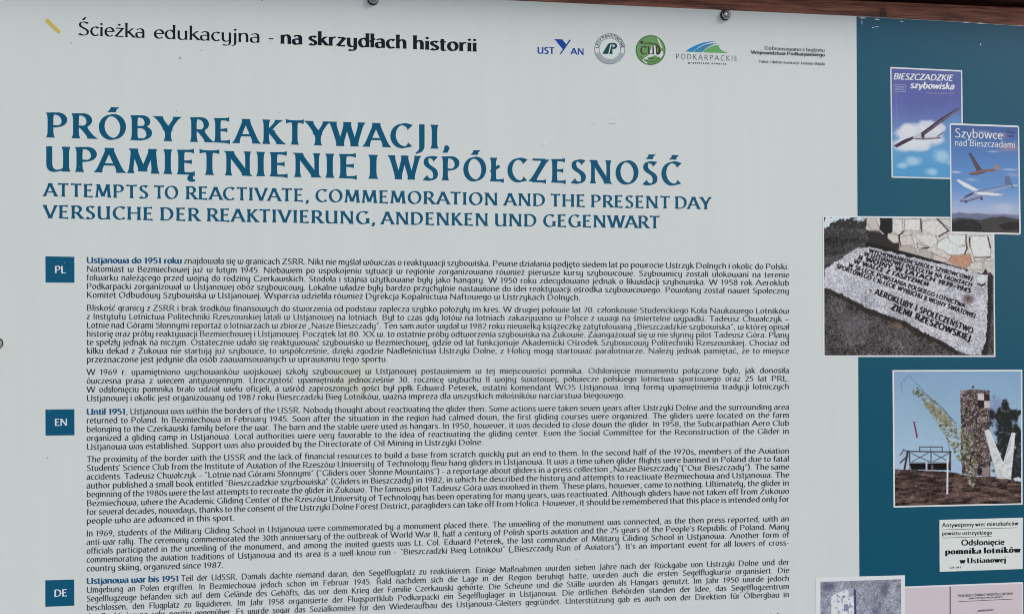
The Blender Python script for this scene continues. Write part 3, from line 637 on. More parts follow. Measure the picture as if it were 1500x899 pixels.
class Paint:
    def __init__(self, lo, hi, k):                      # area in enlargement coordinates, samples per unit
        self.lo, self.hi, self.k = lo, hi, k
        self.w = int((hi[0] - lo[0]) * k); self.h = int((hi[1] - lo[1]) * k)
        self.a = np.zeros((self.h, self.w, 3))
        self.X = lo[0] + (np.arange(self.w) + .5) / k; self.Y = lo[1] + (np.arange(self.h) + .5) / k
        self.XX, self.YY = np.meshgrid(self.X, self.Y)
    def noise(self, cells, seed, ax=1.0, octv=5): return fbm(self.h, self.w, cells, seed, ax, octv)
    def mask(self, pts, rag=0, seed=0):
        pts = np.asarray(pts, float); x, y = self.XX, self.YY
        if rag: x = x + (self.noise(40, seed) - .5) * rag; y = y + (self.noise(40, seed + 50) - .5) * rag
        m = np.zeros((self.h, self.w), bool); x1, y1 = pts[-1]
        for x2, y2 in pts:
            if y1 != y2:
                cnd = ((y1 > y) != (y2 > y)) & (x < (x2 - x1) * (y - y1) / (y2 - y1) + x1); m ^= cnd
            x1, y1 = x2, y2
        return m.astype(float)
    def put(self, m, c, a=1.0):
        c = np.asarray(c, float); m = (m * a)[..., None]; self.a = self.a * (1 - m) + c * m
    def poly(self, pts, c, a=1.0, rag=0, seed=0): self.put(self.mask(pts, rag, seed), c, a)
    def small(self, pts, c):                            # quick fill of a small convex quad
        pts = np.asarray(pts); i0, j0 = ((pts.min(0) - self.lo) * self.k - 1).astype(int); i1, j1 = ((pts.max(0) - self.lo) * self.k + 2).astype(int)
        i0 = max(i0, 0); j0 = max(j0, 0)
        if i1 <= i0 or j1 <= j0: return
        x = self.XX[j0:j1, i0:i1]; y = self.YY[j0:j1, i0:i1]; m = np.zeros(x.shape, bool); x1, y1 = pts[-1]
        for x2, y2 in pts:
            if y1 != y2: m ^= ((y1 > y) != (y2 > y)) & (x < (x2 - x1) * (y - y1) / (y2 - y1) + x1)
            x1, y1 = x2, y2
        self.a[j0:j1, i0:i1][m] = c
    def line(self, pts, w, c, a=1.0, jit=0, seed=0):
        x, y = self.XX, self.YY
        if jit: x = x + (self.noise(30, seed) - .5) * jit; y = y + (self.noise(30, seed + 9) - .5) * jit
        for (x1, y1), (x2, y2) in zip(pts[:-1], pts[1:]):
            dx, dy = x2 - x1, y2 - y1; t = np.clip(((x - x1)*dx + (y - y1)*dy) / (dx*dx + dy*dy + 1e-9), 0, 1)
            d = np.hypot(x - x1 - t*dx, y - y1 - t*dy); self.put(np.clip((w/2 - d) * self.k + .5, 0, 1), c, a)
    def blob(self, cx, cy, rx, ry, c, a=1.0, soft=.4, rag=.5, seed=0, cells=12):
        d = np.hypot((self.XX - cx) / rx, (self.YY - cy) / ry) + (self.noise(cells, seed) - .5) * rag
        self.put(np.clip((1 - d) / soft, 0, 1), c, a)
    def vgrad(self, stops):
        ys = [s[0] for s in stops]; cs = np.array([s[1] for s in stops], float)
        for q in range(3): self.a[..., q] = np.interp(self.Y, ys, cs[:, q])[:, None]
    def mul(self, m): self.a *= m[..., None]
    def grain(self, amt, seed, mono=True):
        r = np.random.default_rng(seed); self.a *= (1 + amt * r.standard_normal((self.h, self.w, 1 if mono else 3)))
    def text(self, s, a, b, cap, lean, c, sty='carved'):
        a = np.array(a, float); b = np.array(b, float); Wl, ns = widths(s, sty); tot = Wl + ns * .5; u = (b - a) / tot; up = np.array(lean, float) * cap; x = 0
        for ch in s:
            if ch == ' ': x += .5; continue
            adv, rib = glyph(ch, sty)
            for L, R in rib:
                l = a + np.outer(x + L[:, 0], u) + np.outer(L[:, 1], up); r = a + np.outer(x + R[:, 0], u) + np.outer(R[:, 1], up)
                for i in range(len(l) - 1): self.small([l[i], r[i], r[i+1], l[i+1]], c)
            x += adv
    def blur(self, amt):
        p = np.pad(self.a, ((1, 1), (1, 1), (0, 0)), 'edge')
        s = (p[:-2, 1:-1] + p[2:, 1:-1] + p[1:-1, :-2] + p[1:-1, 2:]) / 4; self.a = self.a * (1 - amt) + s * amt
    def build(self, name, quad, layer, parent):         # quad px: TL TR BR BL
        q = U(*np.array(quad, float).T); h, w = self.h, self.w
        v = np.linspace(0, 1, h)[:, None, None]; u = np.linspace(0, 1, w)[None, :, None]
        g = (q[0]*(1-u) + q[1]*u)*(1-v) + (q[3]*(1-u) + q[2]*u)*v
        co = np.empty((h, w, 3)); co[..., 0] = g[..., 0]; co[..., 2] = g[..., 1]; co[..., 1] = ydepth(layer)
        idx = np.arange(h*w).reshape(h, w)
        fc = np.stack([idx[1:, :-1], idx[1:, 1:], idx[:-1, 1:], idx[:-1, :-1]], -1).reshape(-1, 4)
        me = bpy.data.meshes.new(name); me.vertices.add(h*w); me.vertices.foreach_set('co', co.ravel())
        n = len(fc); me.loops.add(n*4); me.loops.foreach_set('vertex_index', fc.ravel().astype(np.int32))
        me.polygons.add(n); me.polygons.foreach_set('loop_start', np.arange(0, n*4, 4, dtype=np.int32)); me.polygons.foreach_set('loop_total', np.full(n, 4, np.int32))
        me.update(calc_edges=True)
        at = me.color_attributes.new('tone', 'FLOAT_COLOR', 'POINT')
        c = np.ones((h*w, 4)); c[:, :3] = np.clip((lin(np.clip(self.a.reshape(-1, 3), 0, 255)) - HAZE) / KL, .004, .86)
        at.data.foreach_set('color', c.astype(np.float32).ravel())
        return link(name, me, parent, M['picture'])
def frame(name, pts, layer, mat, label, r=0):
    """white-edged print lying on the board; pts px TL TR BR BL, optional rounded corners"""
    P = np.array(pts, float)
    if r:
        out = []
        for i in range(4):
            p = P[i]; a = P[i-1] - p; b = P[(i+1) % 4] - p; a /= np.hypot(*a); b /= np.hypot(*b)
            for t in np.linspace(0, 1, 6): out.append(p + a*r*(1-t)**2 + b*r*t**2)
        P = np.array(out)
    return P1(lambda p: p.polypx(P, layer), name, board, mat, label)

# --- stone slab photograph
st = Paint((47, 54), (1018, 840), .40)
n = st.noise(60, 1); st.a[:] = (52, 49, 50); st.mul(.55 + .9 * n)
st.poly([(47, 54), (300, 54), (250, 75), (160, 82), (110, 110), (47, 125)], (196, 210, 236), rag=30, seed=3)
st.poly([(95, 72), (150, 62), (290, 58), (300, 130), (200, 140), (80, 135), (60, 118)], (46, 46, 46), rag=60, seed=4)
st.poly([(210, 60), (280, 56), (275, 72), (225, 78)], (186, 200, 226), .8, rag=30, seed=5)
st.poly([(47, 118), (420, 112), (480, 230), (260, 212), (47, 345)], (62, 60, 61), rag=12, seed=6)
strk = fbm(st.h, st.w, 10, 8, .12); m = st.mask([(47, 125), (420, 120), (480, 230), (260, 225), (47, 350)]); st.a *= (1 + m * ((strk - .5) * 2.2 + (st.noise(110, 45, octv=2) - .5) * 1.0))[..., None]
st.put(np.clip((st.noise(70, 11) - .62) * 9, 0, 1) * st.mask([(80, 75), (300, 60), (300, 140), (90, 140)]), (112, 116, 104), .8)
st.line([(47, 300), (160, 262), (270, 208), (360, 196)], 7, (98, 94, 96), .6, 6)
st.poly([(285, 54), (1018, 54), (1018, 380), (930, 368), (465, 240), (400, 185), (365, 130), (285, 125)], (196, 189, 186), rag=8, seed=7)
st.poly([(362, 54), (430, 54), (432, 135), (400, 165), (362, 122)], (28, 28, 30), rag=8, seed=9)
st.poly([(290, 130), (400, 150), (470, 200), (475, 245), (300, 205)], (44, 40, 40), rag=16, seed=10)
for k, (c_, pg) in enumerate([
    ((188, 168, 164), [(290, 56), (338, 56), (362, 125), (318, 128), (290, 92)]), ((216, 206, 204), [(434, 60), (490, 60), (497, 142), (470, 152), (434, 132)]),
    ((226, 223, 221), [(503, 60), (594, 63), (592, 130), (503, 126)]), ((217, 207, 207), [(606, 74), (692, 62), (756, 126), (692, 157), (640, 138), (604, 122)]),
    ((197, 187, 180), [(408, 142), (466, 152), (472, 196), (440, 198), (405, 172)]), ((207, 187, 182), [(474, 162), (540, 150), (562, 212), (480, 212)]),
    ((214, 207, 207), [(545, 140), (682, 150), (692, 192), (652, 222), (588, 190)]), ((222, 227, 223), [(690, 202), (738, 160), (862, 222), (842, 270), (760, 262), (690, 228)]),
    ((222, 226, 222), [(748, 142), (858, 150), (852, 200), (820, 217), (760, 187)]), ((226, 227, 223), [(884, 152), (986, 155), (1002, 272), (900, 274), (876, 200)]),
    ((176, 134, 114), [(770, 266), (882, 260), (892, 312), (852, 342), (748, 302)]), ((160, 145, 132), [(474, 212), (566, 227), (576, 268), (468, 240)]),
    ((164, 154, 144), [(588, 236), (662, 252), (652, 292), (584, 273)]), ((196, 179, 166), [(666, 256), (742, 286), (736, 308), (658, 292)]),
    ((196, 189, 181), [(880, 312), (942, 292), (952, 352), (880, 348)]), ((190, 180, 178), [(956, 300), (1018, 290), (1018, 372), (960, 352)]),
    ((210, 200, 198), [(575, 196), (640, 226), (625, 232), (580, 224)]), ((212, 206, 203), [(900, 278), (1000, 276), (950, 290), (905, 300)]), ((205, 198, 195), [(700, 60), (770, 62), (770, 120)])]):
    c_ = c_ if k == 10 else tuple(.6 * np.array(c_) + .4 * np.array((206, 205, 202)) - (8, 6, 6)); st.poly(pg, c_, rag=9, seed=20 + k); st.line(pg + [pg[0]], 4.2, (84, 72, 72), .35 + .5 * random.random(), 14, 20 + k)
wm = st.mask([(430, 54), (1018, 54), (1018, 375), (470, 235)]); st.a *= (1 + wm * (st.noise(90, 44) - .5) * .28)[..., None]
for pg in ([(596, 60), (598, 132)], [(690, 60), (758, 126), (700, 158)], [(497, 130), (470, 156), (480, 206)], [(855, 150), (862, 222), (846, 260)], [(876, 160), (880, 215)], [(985, 160), (1000, 222)], [(432, 60), (432, 130)], [(640, 222), (600, 228)]):
    st.line(pg, 7, (36, 30, 32), .9, 10, 3)
st.line([(290, 206), (470, 250), (700, 312), (930, 376)], 22, (26, 23, 26), 1, 4)
slab = [(47, 350), (150, 282), (238, 226), (300, 222), (470, 262), (985, 379), (978, 600), (968, 770), (940, 830), (885, 834), (800, 808), (700, 745), (600, 702), (500, 640), (400, 608), (290, 568), (200, 518), (120, 480), (47, 455)]
gm_ = st.mask([(47, 440), (985, 600), (1018, 376), (1018, 840), (47, 840)])
st.put(gm_, (72, 68, 70)); st.a *= (1 + gm_ * (st.noise(160, 13, octv=2) - .5) * 1.8 + gm_ * (st.noise(12, 14) - .5) * .9)[..., None]
st.blob(190, 660, 150, 90, (112, 106, 114), .55, 1, .6, 31, 40)
st.line([(47, 470), (120, 495), (200, 535), (290, 585), (400, 625), (500, 660), (600, 720), (700, 765), (800, 825)], 26, (34, 30, 30), .7, 14)
st.blob(455, 665, 40, 18, (108, 88, 74), .8, .5, .5, 33)
st.line([(990, 380), (985, 620), (960, 835)], 34, (34, 32, 36), .85, 8)
sm = st.mask(slab, rag=26, seed=15); st.put(sm, (174, 174, 184))
st.a *= (1 + sm * ((st.noise(170, 17, octv=1) - .5) * .55 + (st.noise(10, 18) - .5) * .35))[..., None]
for s, a, b_, cap, ln2 in (("WYCHOWANKOM SZKOŁY SZYBOWCOWEJ", (298, 252), (892, 410), 21, (.35, -1)), ("W USTIANOWEJ POLEGŁYM NA FRONTACH", (270, 272), (888, 447), 23, (.35, -1)),
        ("II WOJNY W LATACH 1939–1945", (238, 292), (882, 482), 25, (.35, -1)), ("W WALCE Z FASZYZMEM", (212, 314), (638, 446), 24, (.35, -1)),
        ("W 50-LECIE POWSTANIA POLSKIEGO LOTNICTWA", (182, 335), (848, 566), 23, (.3, -1)), ("SPORTOWEGO I 30-LECIE WYBUCHU II WOJNY ŚWIATOWEJ", (116, 342), (908, 626), 24, (.3, -1)),
        ("– AEROKLUBY I SPOŁECZEŃSTWO", (298, 476), (893, 716), 32, (.3, -1)), ("ZIEMI RZESZOWSKIEJ", (424, 576), (880, 760), 34, (.3, -1))):
    st.text(s, a, b_, cap, ln2, (30, 27, 36))
st.blob(868, 516, 44, 38, (106, 88, 92), .85, .5, .4, 40); st.blob(868, 512, 16, 14, (62, 48, 52), .7, .6, .4, 41)
st.blob(946, 400, 30, 24, (196, 203, 204), 1, .2, .2, 42); st.line([(922, 428), (945, 438), (966, 428)], 10, (38, 38, 44), .9); st.poly([(946, 372), (974, 338), (982, 378)], (34, 34, 38), .95, 4)
st.grain(.05, 3); st.blur(.35)
f_ = frame('printed_photograph', [(1205, 316.2), (1456.2, 318.4), (1458.0, 522.6), (1205.6, 522.6)], 1, M['white'], 'white-edged photograph of a lettered stone slab by a stone wall')
st.build('picture', [(1207, 318.4), (1455, 320.6), (1455.7, 520.2), (1207.8, 520.2)], 2, f_)

# --- tower photograph
tw = Paint((62, 58), (822, 860), .42)
tw.vgrad([(58, (128, 158, 188)), (400, (146, 174, 198)), (720, (164, 186, 206))]); tw.mul(.97 + .06 * tw.noise(4, 2))
tw.blob(676, 330, 58, 170, (112, 122, 166), .75, .8, .9, 61, 22)
tm = (np.clip((1.05 - np.hypot((tw.XX - 745) / 100, (tw.YY - 400) / 150) + (tw.noise(16, 63) - .5) * 2.3) * 3.5, 0, 1)); tw.put(tm, (36, 40, 40))
tm2 = (np.clip((1.0 - np.hypot((tw.XX - 760) / 120, (tw.YY - 600) / 150) + (tw.noise(24, 64) - .5) * 1.6) * 3.5, 0, 1)); tw.put(tm2, (40, 42, 46))
tw.put(np.clip((tw.noise(50, 66) - .6) * 8, 0, 1) * np.maximum(tm, tm2), (84, 94, 100), .8)
tower = [(455, 172), (540, 166), (630, 176), (634, 695), (460, 675)]
tmk = tw.mask(tower, 8, 5); pts = np.random.default_rng(9).random((760, 2)) * (200, 540) + (445, 160); pts[:, 0] *= 1
ii = np.argwhere(tmk > 0); xy = np.stack([tw.X[ii[:, 1]], tw.Y[ii[:, 0]] ], 1); dd = np.hypot((xy[:, None, 0] - pts[None, :, 0]) * .75, xy[:, None, 1] - pts[None, :, 1]); o_ = np.sort(dd, 1)[:, :2]; cid = dd.argmin(1)
NS = 760; cl = np.random.default_rng(4).random((NS, 1)) * .75 + .62; hue = np.array((126, 112, 112)) + np.random.default_rng(6).normal(0, 2.5, (NS, 3))
tone = (hue * cl)[cid]; tone *= np.clip((o_[:, 1] - o_[:, 0]) / 3.0, .42, 1)[:, None]; tw.a[ii[:, 0], ii[:, 1]] = tone
for bx_, c_ in (((560, 194, 597, 233), (196, 188, 190)), ((597, 196, 630, 236), (46, 36, 40)), ((560, 234, 597, 276), (40, 32, 36)), ((598, 237, 631, 278), (188, 182, 184)), ((560, 640, 583, 682), (40, 34, 38)), ((590, 640, 628, 690), (140, 124, 124))):
    tw.poly([(bx_[0], bx_[1]), (bx_[2], bx_[1]), (bx_[2], bx_[3]), (bx_[0], bx_[3])], c_, .95, 5)
tw.blob(531, 153, 8, 8, (40, 44, 56), .9)
gr = [(62, 640), (200, 646), (400, 660), (520, 690), (640, 694), (822, 724), (822, 860), (62, 860)]
gk = tw.mask(gr, 8, 7); tw.put(gk, (74, 60, 57)); tw.a *= (1 + gk * ((fbm(tw.h, tw.w, 70, 14, .22, 3) - .5) * 1.9 + (tw.noise(120, 15, octv=1) - .5) * .6))[..., None]
tw.blob(150, 690, 70, 40, (44, 38, 38), .7, .7, .8, 68)
tw.poly([(395, 592), (460, 588), (462, 672), (400, 662)], (152, 176, 204), .9, 4)
wing = [(168, 188), (178, 166), (200, 155), (240, 182), (330, 258), (420, 368), (470, 396), (530, 430), (548, 560), (562, 640), (548, 735), (520, 760), (500, 740), (480, 610), (430, 585), (380, 470), (330, 390), (270, 302), (215, 215)]
wk = tw.mask(wing, 22, 8); nz = tw.noise(60, 71, .7); tw.put(wk * np.clip((nz - .42) * 5, 0, 1), (126, 130, 112), .75); tw.put(wk * np.clip((tw.noise(90, 72, octv=3) - .52) * 6, 0, 1), (66, 66, 52), .85)
tw.put(wk * np.clip((tw.noise(100, 73, octv=2) - .58) * 6, 0, 1), (186, 188, 160), .8)
tw.poly([(225, 225), (300, 262), (390, 350), (418, 392), (360, 380), (270, 300)], (124, 106, 66), .5, 26, 9)
tw.line([(200, 155), (340, 270), (430, 372)], 4, (66, 80, 88), .9, 6); tw.line([(240, 178), (150, 80), (104, 128), (110, 186)], 3.2, (84, 108, 136), .8, 6)
tw.line([(380, 470), (395, 560)], 4, (60, 66, 60), .7)
for pg, c_ in (([(597, 416), (626, 408), (700, 580), (714, 612), (757, 640), (757, 710), (672, 706)], (198, 201, 201)), ([(762, 430), (786, 432), (768, 620), (758, 710), (716, 690), (708, 622)], (206, 210, 211))):
    tw.poly(pg, c_, 1, 3)
vk = tw.mask([(640, 480), (790, 480), (760, 712), (660, 712)]) * (tw.a.mean(-1) > 150); tw.a *= (1 - vk * np.clip((tw.noise(60, 76, octv=3) - .45) * .5, 0, .12))[..., None]
tw.line([(626, 408), (712, 616)], 4, (226, 228, 226), .8); tw.line([(600, 420), (674, 700)], 3, (120, 124, 132), .6); tw.line([(768, 440), (712, 640)], 3, (130, 136, 144), .6)
dk = (56, 52, 60)
tw.poly([(150, 606), (396, 608), (396, 650), (150, 642)], (22, 20, 25))
for a_, b_, w_ in (((145, 534), (398, 541), 7), ((150, 602), (396, 606), 5), ((150, 534), (152, 642), 7), ((278, 538), (278, 640), 6), ((392, 540), (392, 650), 10), ((165, 596), (262, 544), 4), ((160, 546), (270, 598), 4), ((290, 598), (385, 548), 4), ((292, 548), (384, 598), 4),
                   ((210, 508), (346, 511), 5), ((211, 508), (211, 534), 5), ((345, 510), (345, 538), 5), ((276, 510), (276, 536), 3), ((94, 556), (116, 524), 5), ((116, 522), (140, 540), 5), ((140, 534), (120, 640), 12), ((96, 600), (140, 560), 8)):
    tw.line([a_, b_], w_, dk)
tw.poly([(100, 550), (117, 530), (134, 544), (112, 566)], (150, 166, 184)); tw.poly([(96, 612), (112, 598), (112, 634), (96, 634)], (172, 176, 186)); tw.line([(152, 622), (154, 640)], 8, (150, 130, 136)); tw.line([(286, 622), (286, 644)], 10, (110, 92, 98))
tw.line([(251, 602), (251, 648)], 11, (178, 180, 186)); tw.line([(150, 604), (380, 606)], 3, (186, 190, 196), .8)
tw.line([(178, 250), (178, 530)], 2, (172, 190, 206), .7); tw.poly([(170, 358), (182, 358), (201, 450), (190, 454)], (112, 42, 84)); tw.line([(172, 362), (188, 446)], 3.5, (206, 196, 212), .9)
tw.line([(377, 588), (374, 790)], 10.5, (206, 200, 207)); tw.poly([(772, 704), (800, 698), (822, 708), (822, 724), (780, 722)], (196, 204, 212), .9, 3)
tw.grain(.012, 8); tw.blur(.5)
f_ = frame('printed_photograph', [(1307.2, 541.9), (1497.4, 541.1), (1498, 738.6), (1308.8, 742.8)], 1, M['white'], 'white-edged photograph of a stone tower and white V monument')
tw.build('picture', [(1309.8, 544.2), (1495.2, 543.4), (1495.8, 736.5), (1311.0, 740.4)], 2, f_)

# --- first book cover
b1 = Paint((28, 54), (540, 846), .30)
b1.vgrad([(54, (84, 92, 150)), (300, (88, 96, 158)), (480, (98, 122, 172)), (640, (92, 148, 194)), (846, (76, 142, 188))]); b1.mul(.96 + .09 * b1.noise(5, 2))
b1.blob(500, 500, 130, 170, (88, 152, 194), .8, .9, .5, 3)
for cx_, cy_, rx_, ry_ in ((230, 540, 190, 90), (150, 500, 70, 60), (300, 470, 90, 55), (110, 610, 110, 60), (370, 470, 60, 50), (220, 610, 120, 55)): b1.blob(cx_, cy_, rx_, ry_, (206, 208, 217), .9, .35, .7, int(cx_), 10)
for cx_, cy_, rx_, ry_ in ((180, 725, 90, 42), (390, 685, 80, 60), (320, 805, 60, 36), (100, 760, 50, 25), (470, 730, 60, 40)): b1.blob(cx_, cy_, rx_, ry_, (166, 196, 216), .8, .8, .9, int(cx_) + 7, 12)
b1.poly([(38, 618), (110, 574), (186, 544), (196, 558), (60, 632)], (58, 46, 62)); b1.poly([(232, 524), (380, 408), (518, 318), (527, 328), (400, 430), (268, 530)], (66, 54, 70)); b1.line([(262, 520), (420, 404), (520, 326)], 4, (150, 144, 162), .9)
b1.poly([(176, 552), (212, 526), (250, 524), (272, 544), (358, 542), (384, 520), (400, 508), (396, 530), (382, 556), (350, 552), (250, 566), (200, 566)], (184, 182, 194)); b1.line([(196, 562), (250, 564), (380, 550)], 7, (60, 48, 62)); b1.line([(358, 540), (400, 512)], 6, (56, 44, 58)); b1.blob(252, 540, 14, 22, (46, 36, 50), .9); b1.line([(245, 522), (320, 468)], 14, (52, 42, 56), .9)
b1.line([(58, 160), (66, 430), (50, 790)], 3, (150, 158, 196), .35, 6)
b1.grain(.015, 5); b1.blur(.3)
f_ = frame('printed_book_cover', [(1304, 98.4), (1409.3, 103.4), (1411.2, 262.9), (1306, 260.4)], 1, M['white'], 'white-edged violet book cover with one glider over clouds', 1.5)
b1.build('picture', [(1305.8, 100.6), (1407.6, 105.4), (1409.0, 261.0), (1307.8, 258.5)], 2, f_)
zb = zoom(1300, 90, 4.99)
P1(lambda p: (p.text('BIESZCZADZKIE', *zb((42, 132), (474, 144)), 8.8, 'ital', 3), p.text('szybowiska', *zb((164, 196), (484, 206)), 9.6, 'ital', 3)), 'lettering', f_, M['bookwhite'])
P1(lambda p: p.text('TADEUSZ CHWAŁCZYK', *zb((278, 237), (490, 243)), 2.6, 'sansl', 3), 'author_line', f_, M['dimwhite'])
def bd(p):
    a, b_, c_, d_ = zb((46, 170), (132, 174), (132, 224), (46, 221))
    for s_, e_ in ((a, b_), (b_, c_), (c_, d_), (d_, a)): p.linepx(s_, e_, .7, 3 + .1 * random.random())
    for yy in (187, 204): p.linepx(*zb((56, yy), (122, yy + 3)), 1.5, 3.3)
P1(bd, 'badge', f_, M['dimwhite'])

# --- second book cover
b2 = Paint((42, 42), (552, 858), .30)
b2.vgrad([(42, (66, 92, 144)), (300, (84, 124, 180)), (520, (98, 138, 190)), (640, (140, 162, 198)), (705, (162, 172, 196)), (720, (122, 128, 156)), (750, (92, 94, 112)), (775, (52, 50, 54)), (858, (40, 38, 38))])
for k, (cx_, cy_, rx_, ry_, c_) in enumerate(((400, 110, 130, 26, (148, 140, 166)), (480, 200, 110, 46, (150, 130, 150)), (300, 90, 90, 18, (138, 140, 170)), (360, 235, 70, 12, (176, 186, 208)), (480, 370, 90, 14, (168, 182, 206)), (200, 455, 70, 16, (158, 178, 206)), (80, 402, 60, 9, (186, 198, 214)), (430, 660, 140, 40, (172, 182, 204)), (510, 410, 70, 22, (140, 150, 182)))):
    b2.blob(cx_, cy_, rx_, ry_, c_, .85, .9, .9, 80 + k, 9)
b2.poly([(42, 726), (100, 704), (170, 722), (240, 708), (330, 726), (430, 712), (552, 728), (552, 770), (42, 770)], (104, 110, 138), .9, 8, 3)
b2.poly([(42, 768), (90, 748), (180, 752), (260, 762), (350, 738), (430, 728), (552, 752), (552, 858), (42, 858)], (62, 58, 62), 1, 10, 4)
b2.poly([(42, 790), (110, 768), (200, 762), (280, 800), (290, 858), (42, 858)], (38, 37, 38), 1, 12, 5); b2.poly([(390, 800), (470, 772), (552, 770), (552, 830), (430, 836)], (36, 35, 37), 1, 14, 6)
b2.line([(262, 775), (276, 820), (262, 856)], 5, (102, 96, 92), .6, 6); b2.line([(140, 800), (180, 790), (200, 806)], 5, (92, 88, 84), .5, 6)
b2.poly([(172, 258), (190, 250), (274, 380), (236, 390)], (72, 62, 72)); b2.line([(182, 266), (256, 382)], 6, (118, 100, 108), .8)
b2.poly([(174, 410), (228, 390), (270, 378), (404, 364), (396, 378), (272, 402), (230, 420), (186, 416)], (118, 92, 92)); b2.line([(180, 414), (240, 414), (300, 394)], 6, (72, 58, 66)); b2.poly([(364, 338), (384, 336), (404, 342), (408, 374), (368, 374)], (148, 126, 128))
b2.poly([(78, 462), (98, 457), (160, 486), (252, 536), (214, 546), (130, 506)], (206, 214, 218)); b2.poly([(96, 620), (148, 572), (212, 540), (330, 522), (450, 488), (524, 490), (440, 514), (296, 560), (272, 592), (160, 627)], (140, 150, 178)); b2.line([(110, 620), (160, 620), (270, 582)], 14, (92, 96, 128), .9); b2.line([(230, 546), (450, 494)], 5, (72, 82, 118), .8)
b2.poly([(124, 606), (150, 576), (214, 545), (200, 572), (160, 590)], (58, 76, 126)); b2.poly([(216, 548), (300, 548), (446, 561), (412, 573), (250, 568)], (228, 232, 234)); b2.line([(400, 568), (446, 563)], 5, (140, 120, 140))
b2.poly([(444, 426), (478, 415), (502, 486), (448, 494)], (92, 106, 138)); b2.line([(492, 492), (538, 490)], 7, (206, 212, 218)); b2.line([(494, 486), (510, 506)], 8, (70, 78, 108)); b2.blob(150, 628, 11, 8, (46, 46, 62)); b2.blob(268, 600, 12, 11, (52, 52, 70))
b2.grain(.015, 6); b2.blur(.3)
f_ = frame('printed_book_cover', [(1390.8, 180.6), (1492.6, 184.4), (1495.2, 344.0), (1392.4, 341.4)], 3, M['white'], 'white-edged blue book cover with two gliders over hills', 3.5)
b2.build('picture', [(1392.9, 183.2), (1490.8, 186.8), (1493, 341.4), (1394.3, 339.0)], 4, f_)
zc = zoom(1385, 175, 5.139)
P1(lambda p: (p.text('Szybowce', *zc((68, 135), (430, 151)), 13.2, 'sansl', 5), p.text('nad Bieszczadami', *zc((68, 198), (522, 215)), 9.6, 'sansl', 5)), 'lettering', f_, M['bookwhite'])
P1(lambda p: (p.text('TADEUSZ', *zc((450, 104), (524, 107)), 3.4, 'sans', 5), p.text('CHWAŁ', *zc((450, 132), (516, 136)), 3.4, 'sans', 5)), 'author_line', f_, M['dimblue'])

# --- newspaper clipping
f_ = frame('printed_clipping', [(1376, 760.8), (1498.4, 757.6), (1498, 832.6), (1376.4, 836.8)], 1, M['offwhite'], 'pale newspaper clipping with black headline')
zd = zoom(1190, 740, 4.839)
def cut(p):
    p.text('Antywojenny wiec mieszkańców', *zd((920, 152), (1456, 138)), 5.8, 'typew', 2); p.linepx(*zd((920, 171), (1450, 156)), .6, 2)
    p.text('powiatu ustrzyckiego', *zd((920, 209), (1271, 203)), 5.6, 'typew', 2); p.linepx(*zd((920, 229), (1272, 217)), .6, 2)
    p.text('Odsłonięcie', *zd((1055, 281), (1360, 276)), 8.2, 'sans', 2)
    p.text('pomnika lotników', *zd((943, 345), (1472, 331)), 8.4, 'didot', 2); p.text('w Ustianowej', *zd((1047, 409), (1370, 400)), 7.6, 'didot', 2)
    p.text('(inf. wł.)', *zd((972, 445), (1052, 442)), 2.4, 'sans', 2)
P1(cut, 'lettering', f_, M['header'])

# --- grainy old photograph of the tower
ow = Paint((57, 535), (628, 1300), .36)
ow.a[:] = (138, 141, 155); ow.mul(.76 + .46 * ow.noise(14, 3)); ow.a *= (1 + .6 * (ow.noise(190, 9, octv=1) - .5))[..., None]
for cx_, cy_, rx_, ry_ in ((510, 570, 40, 60), (450, 690, 50, 40), (565, 745, 60, 50), (350, 740, 40, 40), (120, 560, 70, 25), (500, 900, 120, 200)): ow.blob(cx_, cy_, rx_, ry_, (82, 83, 108), .75, .9, .8, int(cx_), 20)
ow.line([(298, 585), (306, 1000)], 17, (58, 58, 92), .9, 6); ow.poly([(134, 606), (190, 588), (290, 572), (297, 1000), (126, 1000)], (206, 209, 216), 1, 8, 4)
ow.put(ow.mask([(134, 606), (290, 572), (297, 1000), (126, 1000)]) * np.clip((ow.noise(60, 12) - .58) * 9, 0, 1), (106, 108, 136), .8)
ow.poly([(220, 650), (250, 648), (252, 682), (220, 684)], (128, 130, 156)); ow.poly([(254, 580), (290, 574), (292, 612), (256, 616)], (132, 134, 158), .7); ow.poly([(440, 735), (460, 718), (475, 760), (500, 1000), (420, 1000)], (206, 210, 216), .9, 6)
ow.blur(.3)
f_ = frame('printed_photograph', [(1195, 845.2), (1325.5, 841.8), (1326.4, 1080), (1195.5, 1088)], 1, M['white'], 'grainy bluish old photograph of a pale tower')
ow.build('picture', [(1201.8, 851.4), (1319.8, 847.6), (1320.6, 1075), (1202.4, 1082)], 2, f_)

# --- pink open pages
f_ = frame('printed_pages', [(1324, 858.3), (1498.5, 851.7), (1499.5, 1070), (1325, 1080)], 2, M['white'], 'pale pink open book pages with small black print', 2)
P1(lambda p: p.polypx([(1326.2, 860.6), (1496.6, 854), (1497.5, 1067), (1327, 1077)], 3), 'page', f_, M['pink'])
P1(lambda p: p.polypx([(1390.8, 858.3), (1392.6, 858.2), (1393.2, 1073), (1391.2, 1073)], 4), 'fold', f_, M['fold'])
def pg_(p):
    p.text('POLSKA I ŚWIAT WSPÓŁCZESNY', *zd((1030, 646), (1422, 630)), 3.4, 'sans', 4); p.text('BIBLIOTEKA MŁODZIEŻY', *zd((1108, 662), (1345, 652)), 2.3, 'sans', 4)
    p.linepx(*zd((1032, 679), (1420, 661)), .7, 4); p.text('MARIA KANN', *zd((1170, 751), (1282, 744)), 2.8, 'sansb', 4)
P1(pg_, 'lettering', f_, M['header'])

